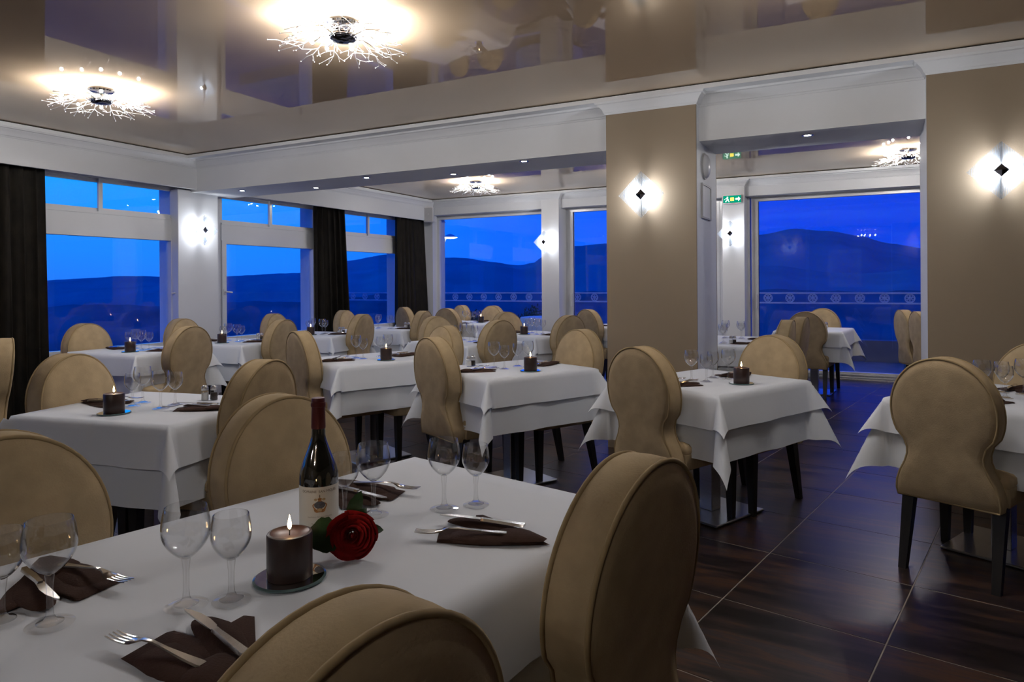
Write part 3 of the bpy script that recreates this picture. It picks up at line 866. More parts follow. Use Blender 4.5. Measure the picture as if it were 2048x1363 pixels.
TABLES = {}
def table(key, x, y, deg, desc, L=0.84, W=0.70, bases=1):
    rz = math.radians(deg)
    t = empty('dining_table', (x, y, 0), rz)
    tag(t, 'pedestal of the %s, steel foot under white cloths' % desc, 'table', 'cloth covered dining tables')
    MB().cbox(-L / 2 + 0.003, L / 2 - 0.003, -W / 2 + 0.003, W / 2 - 0.003, TZ - 0.03, TZ - 0.002, 0.003).build('table_top', M['board'], t)
    for k in range(bases):
        cx = 0 if bases == 1 else (-L / 4 + k * L / 2)
        MB().cbox(cx - 0.225, cx + 0.225, -0.20, 0.20, 0.004, 0.016, 0.003).build('foot_plate', M['steel'], t)
        MB().cbox(cx - 0.042, cx + 0.042, -0.042, 0.042, 0.016, TZ - 0.03, 0.003).build('column', M['steel'], t)
        for sx in (-1, 1):
            for sy in (-1, 1):
                MB().lathe([(0.0005, 0), (0.016, 0), (0.016, 0.006), (0.0005, 0.006)], 10, (cx + sx * 0.20, sy * 0.175, 0)).build('glide', M['black'], t)
    rnd = random.Random(key)
    u = cloth_mesh(L, W, 0.335, TZ, rnd, 0.020, 0.022, 0.42, 0.004).build('tablecloth', M['cloth_under'], None, smooth=179, loc=(x, y, 0), rz=rz)
    tag(u, 'long white undercloth hanging from the %s' % desc, 'tablecloth', 'white undercloths')
    o = cloth_mesh(L, W, 0.172, TZ + 0.005, rnd, 0.125, 0.03, 0.55, 0.011).build('table_overlay', M['cloth'], None, smooth=179, loc=(x, y, 0), rz=rz)
    tag(o, 'short white overlay cloth spread on the %s' % desc, 'tablecloth', 'white overlay cloths')
    TABLES[key] = (x, y, rz, L, W, desc)
    return t
TOP = TZ + 0.0075

# ------------------------------------------------------------------ tableware
def build_glass(name, h, rb, rr, foot, stem_h):
    """h height, rb widest bowl radius, rr rim radius"""
    root = empty(name)
    z0 = stem_h
    op = []
    bh = h - z0
    for i in range(15):
        t = i / 14
        # egg-shaped bowl
        r = 0.006 + (rb - 0.006) * math.sin(min(1, t / 0.55) * PI / 2) ** 0.78 if t < 0.55 else rb - (rb - rr) * ((t - 0.55) / 0.45) ** 1.8
        op.append((r, z0 + bh * t))
    th = 0.0013
    inner = [(max(0.0005, r - th), z + (0.004 if i == 0 else 0.0008)) for i, (r, z) in enumerate(op)]
    prof = [(0.0005, z0)] + op + [(op[-1][0] - th * 0.5, h + 0.0006)] + inner[::-1] + [(0.0005, z0 + 0.004)]
    MB().lathe(prof, 32).build('bowl', M['glass'], root, smooth=60)
    st = [(0.0005, z0 + 0.002), (0.0075, z0 + 0.001), (0.0068, z0 - 0.006), (0.0052, z0 - 0.020), (0.0048, 0.030), (0.0060, 0.016), (0.0095, 0.009), (0.020, 0.0055)]
    fp = [(foot * 0.7, 0.0032), (foot * 0.97, 0.0016), (foot, 0.0008), (foot * 0.99, 0.0), (0.0005, 0.0)]
    MB().lathe(st + [(0.0205, 0.004), (0.0005, 0.004)], 20).build('stem', M['glass'], root, smooth=60)
    MB().lathe([(0.0005, 0.0042), (0.020, 0.0048)] + fp, 32).build('foot', M['glass_foot'], root, smooth=50)
    return root
GL = build_glass('wine_glass', 0.172, 0.0405, 0.0345, 0.036, 0.082)
GS = build_glass('wine_glass', 0.152, 0.0345, 0.0300, 0.033, 0.072)
_used = set()
def put(proto, key, x, y, z, rz, label, cat, group):
    if key in _used: o = dup(proto)
    else: o = proto; _used.add(key)
    o.location = (x, y, z); o.rotation_euler = (0, 0, rz)
    return tag(o, label, cat, group)

def build_napkin():
    """folded pocket napkin; tip towards -y, open wings towards +y"""
    root = empty('napkin')
    def sheet(poly, z, lift, thick=0.0022):
        """polygon fan with a raised middle"""
        mb = MB(); n = len(poly)
        cx = sum(p[0] for p in poly) / n; cyy = sum(p[1] for p in poly) / n
        top = []; fs = []
        for k, zz in ((1.0, z), (0.94, z + thick), (0.6, z + thick + lift * 0.7), (0.25, z + thick + lift)):
            top += [(cx + (x - cx) * k, cyy + (y - cyy) * k, zz) for x, y in poly]
        for j in range(3):
            for i in range(n):
                i2 = (i + 1) % n; fs.append((j * n + i, j * n + i2, (j + 1) * n + i2, (j + 1) * n + i))
        fs.append(tuple(range(n - 1, -1, -1))); fs.append(tuple(3 * n + i for i in range(n)))
        return mb.add(top, fs)
    def smooth_poly(p, it=2):
        for _ in range(it):
            q = []
            for i in range(len(p)):
                a, b = p[i], p[(i + 1) % len(p)]
                q += [(a[0] * .8 + b[0] * .2, a[1] * .8 + b[1] * .2), (a[0] * .2 + b[0] * .8, a[1] * .2 + b[1] * .8)]
            p = q
        return p
    sheet([(0.0, -0.125), (0.060, -0.02), (0.088, 0.055), (0.080, 0.066), (0.012, 0.038), (-0.008, 0.088), (-0.016, 0.09), (-0.075, 0.060), (-0.055, -0.02)], 0, 0.003).build('base_fold', M['napkin'], root, smooth=50)
    sheet(smooth_poly([(0.002, -0.128), (0.050, -0.030), (0.062, 0.040), (0.040, 0.098), (0.014, 0.096), (0.004, 0.020)]), 0.0026, 0.006).build('right_flap', M['napkin'], root, smooth=50)
    sheet(smooth_poly([(-0.002, -0.128), (0.000, 0.010), (-0.020, 0.060), (-0.072, 0.042), (-0.060, -0.020)], 1), 0.0028, 0.0065).build('left_flap', M['napkin'], root, smooth=50)
    sheet(smooth_poly([(0.0, -0.131), (0.036, -0.060), (0.020, -0.020), (-0.026, -0.030), (-0.044, -0.055)], 1), 0.007, 0.006).build('pocket', M['napkin'], root, smooth=50)
    for c in root.children: c.scale = (1.22, 1.22, 1.15)
    return root
NAP = build_napkin()

def strip(sections, th):
    """flat tapering bar: sections of (y, half width, z)"""
    mb = MB(); vs = []; fs = []
    for y, w, z in sections:
        vs += [(-w, y, z), (w, y, z), (w * 0.75, y, z + th), (-w * 0.75, y, z + th)]
    for i in range(len(sections) - 1):
        b = i * 4
        for k in range(4):
            fs.append((b + k, b + (k + 1) % 4, b + 4 + (k + 1) % 4, b + 4 + k))
    fs.append((3, 2, 1, 0)); e = (len(sections) - 1) * 4; fs.append((e, e + 1, e + 2, e + 3))
    return mb.add(vs, [f[::-1] for f in fs])
def build_fork():
    root = empty('fork')
    strip([(-0.095, 0.0075, 0.004), (-0.090, 0.0095, 0.004), (-0.060, 0.0075, 0.006), (-0.02, 0.0040, 0.010), (0.010, 0.0033, 0.014), (0.030, 0.0038, 0.013), (0.040, 0.0075, 0.010), (0.048, 0.0115, 0.0075), (0.060, 0.0120, 0.0055)], 0.0022).build('handle', M['cutlery'], root, smooth=40)
    for k in range(4):
        x = -0.0098 + 0.00653 * k
        mb = strip([(0.058, 0.0021, 0.0055), (0.075, 0.0017, 0.0045), (0.092, 0.0013, 0.0050), (0.105, 0.0006, 0.0068)], 0.0018)
        mb.v = [(p[0] + x, p[1], p[2]) for p in mb.v]
        mb.build('tine', M['cutlery'], root, smooth=40)
    return root
def build_knife():
    root = empty('knife')
    strip([(-0.095, 0.0075, 0.003), (-0.090, 0.0090, 0.003), (-0.05, 0.0075, 0.004), (-0.005, 0.0055, 0.005), (0.006, 0.0062, 0.005), (0.010, 0.0050, 0.005)], 0.0055).build('handle', M['cutlery'], root, smooth=40)
    poly = [(-0.0055, 0.010), (0.0045, 0.010), (0.0085, 0.018), (0.0105, 0.045), (0.0085, 0.075), (0.002, 0.102), (-0.0035, 0.112), (-0.0055, 0.105)]
    MB().prism(poly, 0.006, 0.0085).build('blade', M['cutlery'], root)
    return root
FORK, KNIFE = build_fork(), build_knife()

def build_candle():
    cd = empty('candle'); r, h = 0.042, 0.083
    MB().lathe([(0.0005, 0), (r - 0.001, 0), (r, 0.002), (r, h - 0.004), (r - 0.0015, h - 0.001), (r - 0.006, h), (r - 0.012, h - 0.0035), (0.016, h - 0.006), (0.0005, h - 0.0065)], 40).build('wax', M['wax'], cd, smooth=40)
    MB().tube([(0, 0, h - 0.008), (0.0006, 0, h + 0.002), (0.0014, 0, h + 0.007)], 0.0011, 6).build('wick', M['wick'], cd, smooth=60)
    MB().lathe([(0.0003, 0.0), (0.0026, 0.0025), (0.0040, 0.007), (0.0037, 0.011), (0.0023, 0.018), (0.0010, 0.024), (0.0002, 0.028)], 14, (0.0008, 0, h + 0.004)).build('flame', M['flame'], cd, smooth=179)
    co = empty('mirror_coaster')
    MB().lathe([(0.0005, 0.0042), (0.063, 0.0042)], 48).build('mirror', M['mirror'], co)
    MB().lathe([(0.063, 0.00425), (0.067, 0.0022), (0.067, 0.0004), (0.066, 0.0), (0.0005, 0.0)], 48).build('edge', M['coaster_edge'], co, smooth=40)
    return cd, co
CANDLE, COASTER = build_candle()

def build_shaker(fill, name):
    s = empty(name)
    MB().lathe([(0.0005, 0.0), (0.017, 0.0), (0.018, 0.002), (0.0175, 0.020), (0.0155, 0.048), (0.0148, 0.050)], 20).build('jar', M['glass'], s, smooth=50)
    MB().lathe([(0.0005, 0.002), (0.0160, 0.002), (0.0158, 0.020), (0.0146, 0.034), (0.0005, 0.035)], 20).build('filling', fill, s, smooth=50)
    MB().lathe([(0.0152, 0.047), (0.0162, 0.048), (0.0162, 0.058), (0.0135, 0.066), (0.006, 0.070), (0.0005, 0.071)], 20).build('lid', M['steel'], s, smooth=50)
    return s
SALT = build_shaker(pbr('table_salt', (0.75, 0.75, 0.74), 0.9, var=0.05, vscale=300), 'salt_shaker')
PEPPER = build_shaker(pbr('ground_pepper', (0.045, 0.036, 0.03), 0.9, var=0.4, vscale=300), 'pepper_shaker')

def loc(key, a, b):
    x, y, rz, L, W, d = TABLES[key]
    return x + a * math.cos(rz) - b * math.sin(rz), y + a * math.sin(rz) + b * math.cos(rz)

def setting(key, side, label_side, detail=True, a_n=0.27, b_n=0.0, rnd=None, glasses=True):
    """side -1: diner at the -a end facing +a, +1 the other way"""
    x, y, rz, L, W, d = TABLES[key]
    face = rz if side < 0 else rz + PI
    rnd = rnd or random.Random(key + label_side)
    fx, fy = math.cos(face), math.sin(face); rx, ry = fy, -fx
    nx, ny = loc(key, side * a_n, b_n)
    j = rnd.uniform(-0.12, 0.12)
    nz = face - PI / 2 + j
    put(NAP, 'nap', nx, ny, TOP, nz, 'brown folded napkin at the %s place on the %s' % (label_side, d), 'napkin', 'brown pocket napkins')
    if detail:
        def off(lx, ly): return nx + lx * math.cos(nz) - ly * math.sin(nz), ny + lx * math.sin(nz) + ly * math.cos(nz)
        p = off(-0.040, 0.036); put(FORK, 'fork', p[0], p[1], TOP + 0.011, nz + 0.42, 'steel fork on the %s napkin of the %s' % (label_side, d), 'fork', 'forks on the napkins')
        p = off(0.030, 0.030); put(KNIFE, 'knife', p[0], p[1], TOP + 0.012, nz + 0.12, 'steel knife on the %s napkin of the %s' % (label_side, d), 'knife', 'knives on the napkins')
    if glasses:
        for pr, kk, sz, fo, la in ((GL, 'gl', 'larger', 0.165, -0.052), (GS, 'gs', 'smaller', 0.185, 0.036)):
            gx, gy = nx + fx * fo + rx * la + rnd.uniform(-.008, .008), ny + fy * fo + ry * la + rnd.uniform(-.008, .008)
            put(pr, kk, gx, gy, TOP, rnd.uniform(0, 6), '%s wine glass at the %s place on the %s' % (sz, label_side, d), 'wine glass', 'wine glasses on the tables')

def candle(key, x, y):
    d = TABLES[key][5]
    put(COASTER, 'coaster', x, y, TOP, 0, 'round mirror coaster under the candle on the %s' % d, 'coaster', 'mirror coasters')
    put(CANDLE, 'candle', x, y, TOP + 0.0044, random.Random(key).uniform(0, 6), 'lit brown pillar candle on the %s' % d, 'candle', 'lit brown candles')

def shakers(key, x, y, ang=0.0):
    d = TABLES[key][5]
    put(SALT, 'salt', x, y, TOP, 0, 'glass salt shaker with steel lid on the %s' % d, 'salt shaker', 'salt shakers')
    put(PEPPER, 'pepper', x + 0.042 * math.cos(ang), y + 0.042 * math.sin(ang), TOP, 0, 'glass pepper shaker with steel lid on the %s' % d, 'pepper shaker', 'pepper shakers')

# ------------------------------------------------------------------ laying out the dining room
CB = 'beige upholstered chair '
table('T1', -0.475, 1.397, 50.3, 'foreground table with the rose', L=1.48, W=0.82, bases=2)
chair_at(-0.712, 2.085, -39.7, CB + 'behind the wine bottle, facing the camera')
chair_at(-1.165, 1.560, -39.7, CB + 'cut off by the left edge, at the foreground table')
chair_at(0.245, 1.312, 140.3, CB + 'with its back to the camera, at right of the foreground table')
chair_at(-0.157, 0.702, 140.3, CB + 'at the bottom edge, its rounded top nearest the camera')

PAIRS = [  # key, centre, angle, description, left chair top, right chair top, left facing, right facing
    ('T2', (-1.67, 3.20), -17, 'left table behind the foreground chairs', (-2.19, 3.40), (-1.10, 3.07), None, None),
    ('T3', (-3.27, 6.04), -24, 'table below the left window', (-3.84, 6.20), (-2.64, 5.66), None, None),
    ('T4', (-2.79, 6.88), -20, 'table by the white window post', (-3.35, 6.98), (-2.22, 6.68), None, None),
    ('T5', (-2.22, 7.86), -20, 'table before the middle curtain', (-2.80, 8.08), (-1.68, 7.76), None, None),
    ('T13', (-1.62, 8.75), -20, 'table before the corner curtain', (-2.19, 8.96), (-1.10, 8.60), None, None),
    ('T17', (-1.17, 10.44), 38, 'farthest table in the rear left corner', (-1.58, 10.05), (-0.78, 10.80), None, None),
    ('T12', (-0.58, 9.98), 58, 'candlelit table before the rear window', (-0.90, 9.46), (-0.29, 10.50), None, None),
    ('T10', (-0.45, 6.72), -45, 'table half hidden between central chairs', (-0.80, 7.12), (-0.115, 6.33), None, None),
    ('T11', (0.25, 7.65), -52, 'candlelit table left of the rear post', (-0.08, 8.14), (0.60, 7.15), None, None),
    ('T14', (1.42, 9.12), 38, 'far table peeking out behind the pillar', (0.956, 8.76), None, None, None),
    ('T6', (-1.066, 5.24), 38, 'candlelit table left of centre', (-1.53, 4.95), (-0.52, 5.50), None, None),
    ('T7', (-0.007, 4.568), 36, 'candlelit table at the centre', (-0.502, 4.32), (0.50, 4.96), None, None),
    ('T8', (1.12, 3.93), 38.6, 'candlelit table before the middle pillar', (0.655, 3.58), (1.64, 4.32), None, None),
    ('T9', (2.37, 3.335), 38.6, 'table at the right edge', (1.85, 2.97), (2.86, 3.72), None, None),
    ('T16', (3.56, 8.13), 57, 'bare white table by the right window', (3.26, 7.66), (3.86, 8.58), None, None),
]
for key, (x, y), deg, desc, lc, rc, lf, rf in PAIRS:
    table(key, x, y, deg, desc)
    if lc: chair_at(lc[0], lc[1], deg, CB + 'at the left side of the ' + desc)
    if rc: chair_at(rc[0], rc[1], deg + 180, CB + 'at the right side of the ' + desc)
table('T15', 2.06, 6.60, 56, 'table beyond the middle pillar side', L=1.20, W=0.80, bases=2)
chair_at(2.41, 6.02, 149, CB + 'in profile, first of two beyond the right candle')
chair_at(2.745, 6.53, 146, CB + 'in profile, second of two beyond the right candle')
chair_at(4.44, 7.54, -8, CB + 'in profile by the right pillar, the nearer of two')
chair_at(4.52, 7.98, -8, CB + 'in profile by the right pillar, the farther of two')
chair_at(-3.29, 4.47, 222, CB + 'cut off by the left edge, before the curtain')

# place settings on the two-seat tables
for key, near in (('T2', 1), ('T3', 1), ('T4', 1), ('T5', 1), ('T6', 1), ('T7', 1), ('T8', 1), ('T9', 1), ('T10', 0), ('T11', 0), ('T12', 0), ('T13', 0), ('T14', 0)):
    rnd = random.Random(key)
    setting(key, -1, 'left', bool(near), rnd=rnd)
    setting(key, 1, 'right', bool(near), rnd=rnd)
for key, x, y in (('T2', -1.745, 3.02), ('T3', -3.235, 5.84), ('T4', -2.82, 6.70), ('T5', -2.25, 7.70), ('T6', -0.93, 5.08), ('T7', 0.114, 4.39), ('T8', 1.255, 3.785), ('T11', 0.13, 7.58), ('T12', -0.45, 9.93)):
    candle(key, x, y)
for key, a, b, ang in (('T2', 0.12, 0.20, 0.4), ('T3', 0.16, 0.20, 0.2), ('T4', 0.14, 0.20, 0.2), ('T5', 0.18, 0.18, 0.2), ('T7', -0.18, 0.24, 0.3), ('T8', -0.20, 0.22, 0.3), ('T13', 0.2, 0.18, 0.2), ('T16', 0.20, -0.10, 0.2)):
    p = loc(key, a, b); shakers(key, p[0], p[1], TABLES[key][2] + ang)
# the four-seat table beyond the pillar
for k, (a, b, side) in enumerate(((-0.30, -0.22, 'near'), (0.28, -0.22, 'far'))):
    x, y, rz, L, W, d = TABLES['T15']; p = loc('T15', a, b)
    put(NAP, 'nap', p[0], p[1], TOP, rz, 'brown folded napkin at the %s place on the %s' % (side, d), 'napkin', 'brown pocket napkins')
    for m, (pr, kk, sz, da, db) in enumerate(((GL, 'gl', 'larger', -0.05, 0.16), (GS, 'gs', 'smaller', 0.045, 0.18))):
        q = loc('T15', a + da, b + db)
        put(pr, kk, q[0], q[1], TOP, 0, '%s wine glass at the %s place on the %s' % (sz, side, d), 'wine glass', 'wine glasses on the tables')
    for m, (pr, kk, sz, da, db) in enumerate(((GL, 'gl', 'larger', 0.05, 0.34), (GS, 'gs', 'smaller', -0.045, 0.32))):
        q = loc('T15', a + da, b + db)
        put(pr, kk, q[0], q[1], TOP, 0, '%s wine glass opposite the %s place on the %s' % (sz, side, d), 'wine glass', 'wine glasses on the tables')
shakers('T15', 1.98, 6.25, 0.5)

# ------------------------------------------------------------------ the foreground table
D1 = TABLES['T1'][5]
for (x, y, dg, side) in ((-0.060, 1.532, 64, 'near right'), (-0.470, 1.035, 42, 'near left'), (-0.855, 1.290, -138, 'far left'), (-0.405, 1.835, -132, 'far right')):
    a = math.radians(dg)
    put(NAP, 'nap', x, y, TOP, a, 'brown folded napkin at the %s place on the %s' % (side, D1), 'napkin', 'brown pocket napkins')
    def off(lx, ly): return x + lx * math.cos(a) - ly * math.sin(a), y + lx * math.sin(a) + ly * math.cos(a)
    p = off(-0.052, 0.030); put(FORK, 'fork', p[0], p[1], TOP + 0.011, a + 0.40, 'steel fork on the %s napkin of the %s' % (side, D1), 'fork', 'forks on the napkins')
    p = off(0.030, 0.020); put(KNIFE, 'knife', p[0], p[1], TOP + 0.012, a + 0.10, 'steel knife on the %s napkin of the %s' % (side, D1), 'knife', 'knives on the napkins')
for (xl, yl, xs, ys, side) in ((-0.569, 1.198, -0.498, 1.216, 'near left'), (-0.763, 1.134, -0.848, 1.143, 'far left'), (-0.337, 1.663, -0.402, 1.646, 'far right'), (-0.171, 1.704, -0.094, 1.733, 'near right')):
    put(GL, 'gl', xl, yl, TOP, 0, 'larger wine glass at the %s place on the %s' % (side, D1), 'wine glass', 'wine glasses on the tables')
    put(GS, 'gs', xs, ys, TOP, 0, 'smaller wine glass at the %s place on the %s' % (side, D1), 'wine glass', 'wine glasses on the tables')
candle('T1', -0.425, 1.309)

def build_bottle():
    bx, by = -0.436, 1.547
    r = empty('wine_bottle', (bx, by, TOP)); tag(r, 'red wine bottle with cream label beside the candle and rose', 'bottle')
    gl = pbr('dark_bottle_glass', (0.006, 0.007, 0.006), 0.04, spec=0.6, coat=1.0, var=0.1)
    R_ = 0.0425
    prof = [(0.0005, 0.004), (R_ * 0.7, 0.001), (R_ * 0.93, 0.0), (R_, 0.006), (R_, 0.128)]
    for i in range(1, 13):
        t = i / 12
        s = t * t * (3 - 2 * t)
        prof.append((R_ - (R_ - 0.0152) * (0.55 * s + 0.45 * t ** 1.3), 0.128 + 0.092 * t))
    prof += [(0.0147, 0.236)]
    MB().lathe(prof, 48).build('body', gl, r, smooth=50)
    MB().lathe([(0.0152, 0.234), (0.0158, 0.236), (0.0150, 0.270), (0.0146, 0.282), (0.0160, 0.2825), (0.0166, 0.287), (0.0160, 0.292), (0.0148, 0.293), (0.0148, 0.300), (0.0138, 0.302), (0.0005, 0.302)], 32).build('capsule', pbr('burgundy_foil', (0.085, 0.010, 0.010), 0.38, metal=0.3, var=0.1), r, smooth=40)
    # the label faces the camera
    face = math.atan2(-by, -bx) + 0.04
    Rl = R_ + 0.0004
    def wrap(x, z, d=0.0):
        a = face + x / Rl
        return ((Rl + d) * math.cos(a), (Rl + d) * math.sin(a), z)
    mb = MB(); n = 36; hw = 0.062
    vs = []; fs = []
    for i in range(n + 1):
        x = -hw + 2 * hw * i / n
        vs += [wrap(x, 0.022), wrap(x, 0.113)]
    for i in range(n): fs.append((2 * i, 2 * i + 2, 2 * i + 3, 2 * i + 1))
    lb = mb.add(vs, fs).build('label', pbr('cream_label_paper', (0.66, 0.64, 0.58), 0.7, var=0.03), r, smooth=179)
    ink = pbr('grey_brown_ink', (0.13, 0.10, 0.08), 0.8, var=0.1); faint = pbr('pale_ink', (0.30, 0.26, 0.22), 0.8, var=0.1)
    for txt, size, z, mt in (('DOMAINE  SAN MIQUEL', 0.0079, 0.1035, ink), ('Appellation d\'Origine Contrôlée', 0.0046, 0.0485, faint), ('2007', 0.0050, 0.0415, faint), ('Mis en bouteille au domaine', 0.0036, 0.0340, faint), ('75 cl   France', 0.0034, 0.0290, faint)):
        me = text_mesh(txt, size)
        k = 0.66 if len(txt) > 16 else 0.8
        for v in me.vertices:
            arch = 0.0 if z < 0.1 else -0.0006 * 0
            v.co = wrap(v.co.x * (0.95 if z > 0.1 else 0.9), z + v.co.y + arch, 0.0003)
        me.materials.clear(); me.materials.append(mt); me.update()
        o = bpy.data.objects.new('lettering', me); link(o, lb)
    # crest: a round blue-grey shield held by golden brown scrolls under a crown
    def disc(cx, cz, rx, rz_, mat, d, nm, n=22, wob=0.0):
        vs = [wrap(cx, cz, d)] + [wrap(cx + rx * (1 + wob * math.sin(5 * t * 2 * PI / n * 1.0)) * math.cos(2 * PI * t / n), cz + rz_ * (1 + wob * math.sin(5 * t * 2 * PI / n)) * math.sin(2 * PI * t / n), d) for t in range(n)]
        MB().add(vs, [(0, 1 + t, 1 + (t + 1) % n) for t in range(n)]).build(nm, mat, lb)
    gold = pbr('crest_gold', (0.34, 0.15, 0.045), 0.6, var=0.5, vscale=260); blue = pbr('crest_slate', (0.085, 0.09, 0.11), 0.6, var=0.2, vscale=300)
    tan = pbr('crest_tan', (0.45, 0.33, 0.18), 0.7, var=0.2, vscale=200)
    disc(0, 0.0705, 0.0150, 0.0130, gold, 0.00035, 'crest_scroll', wob=0.10)
    disc(0, 0.0745, 0.0120, 0.0080, blue, 0.00055, 'crest_shield')
    disc(0, 0.0640, 0.0055, 0.0035, tan, 0.00055, 'crest_ribbon')
    for sx in (-1, 1): disc(sx * 0.0085, 0.0865, 0.0038, 0.0026, tan, 0.00050, 'crest_plume')
    disc(0, 0.0870, 0.0042, 0.0036, gold, 0.00055, 'crest_helmet', wob=0.15)
    disc(0, 0.0935, 0.0010, 0.0038, ink, 0.00050, 'crest_spike')
build_bottle()

def build_rose():
    c = Vector((-0.328, 1.400, TOP + 0.046))
    r = empty('rose', c); tag(r, 'red rose lying on the white cloth beside the bottle', 'rose')
    red = pbr('velvet_red_petal', (0.30, 0.012, 0.014), 0.6, spec=0.25, var=0.35, vscale=60, sheen=0.3)
    grn = pbr('rose_leaf_green', (0.018, 0.05, 0.014), 0.45, var=0.3, vscale=70)
    ax = (Vector((0, 0, EYE)) - c); ax = Vector((ax.x, ax.y, 0.30)).normalized()
    xx = Vector((0, 0, 1)).cross(ax).normalized(); yy = ax.cross(xx)
    rnd = random.Random(5)
    layers = [(2, 0.0075, 0.014, 0), (3, 0.013, 0.0145, 0), (4, 0.0195, 0.0145, 0), (4, 0.026, 0.0135, 0), (5, 0.033, 0.011, 0), (5, 0.041, 0.006, 0), (6, 0.049, -0.003, 0)]
    for li, (n, rad, top, lift) in enumerate(layers):
        for k in range(n):
            a0 = 2 * PI * (k + 0.37 * li) / n + rnd.uniform(-0.12, 0.12); span = PI / n * 1.25
            nu_, nv_ = 8, 6; vs = []; fs = []
            for i in range(nv_ + 1):
                q = i / nv_
                for j in range(nu_ + 1):
                    p = -1 + 2 * j / nu_
                    ang = a0 + p * span
                    edge = 1 - 0.16 * p * p - 0.10 * abs(p) ** 3
                    h = -0.026 + (top + 0.026) * q * edge
                    rr = rad * (0.35 + 0.62 * math.sin(q * PI / 2 * 0.95)) + (0.0045 * max(0, q - 0.78) / 0.22 if li > 1 else 0) + 0.0012 * math.sin(3 * p + li + k)
                    vs.append(xx * rr * math.cos(ang) + yy * rr * math.sin(ang) * 0.94 + ax * h)
            for i in range(nv_):
                for j in range(nu_):
                    fs.append((i * (nu_ + 1) + j, i * (nu_ + 1) + j + 1, (i + 1) * (nu_ + 1) + j + 1, (i + 1) * (nu_ + 1) + j))
            MB().add(vs, fs).build('petal', red, r, smooth=179)
    MB().sphere((0, 0, 0), 0.0055, 10, 6).build('heart', red, r, smooth=179)
    # stem running back beside the bottle
    base = -ax * 0.03
    MB().tube([base, base - ax * 0.02 + Vector((-0.01, 0.01, -0.008)), base + Vector((-0.03, 0.10, -0.025)), base + Vector((-0.06, 0.24, -0.024))], 0.0026, 8).build('stem', grn, r, smooth=60)
    def leaf(p0, d, up, L_, W_):
        d = Vector(d).normalized(); s = d.cross(Vector(up)).normalized(); nn = s.cross(d)
        vs = []; fs = []; n = 10
        for i in range(n + 1):
            t = i / n; w = W_ * math.sin(PI * t ** 0.85) ** 0.8 * (1 + 0.06 * math.sin(26 * t)) if 0 < i < n else 0.0004
            m = Vector(p0) + d * L_ * t + nn * 0.008 * math.sin(PI * t)
            vs += [m - s * w + nn * 0.15 * w, m, m + s * w + nn * 0.15 * w]
        for i in range(n):
            b = i * 3; fs += [(b, b + 1, b + 4, b + 3), (b + 1, b + 2, b + 5, b + 4)]
        MB().add(vs, fs).build('leaf', grn, r, smooth=179)
    lf = -xx
    leaf(-ax * 0.02 + xx * -0.02 + yy * 0.004, xx * -1.0 + yy * -0.10 + ax * 0.2, ax + yy * 0.4, 0.075, 0.036)
    leaf(-ax * 0.02 + xx * -0.005 + yy * 0.030, xx * 0.45 + yy * 1.0, ax, 0.060, 0.015)
    leaf(-ax * 0.02 + xx * 0.030 + yy * 0.002, xx * 1.0 + yy * 0.02, ax + yy * 0.5, 0.034, 0.011)
    leaf(-ax * 0.018 + xx * 0.012 + yy * 0.034, xx * 0.7 + yy * 0.6, ax, 0.024, 0.009)
build_rose()

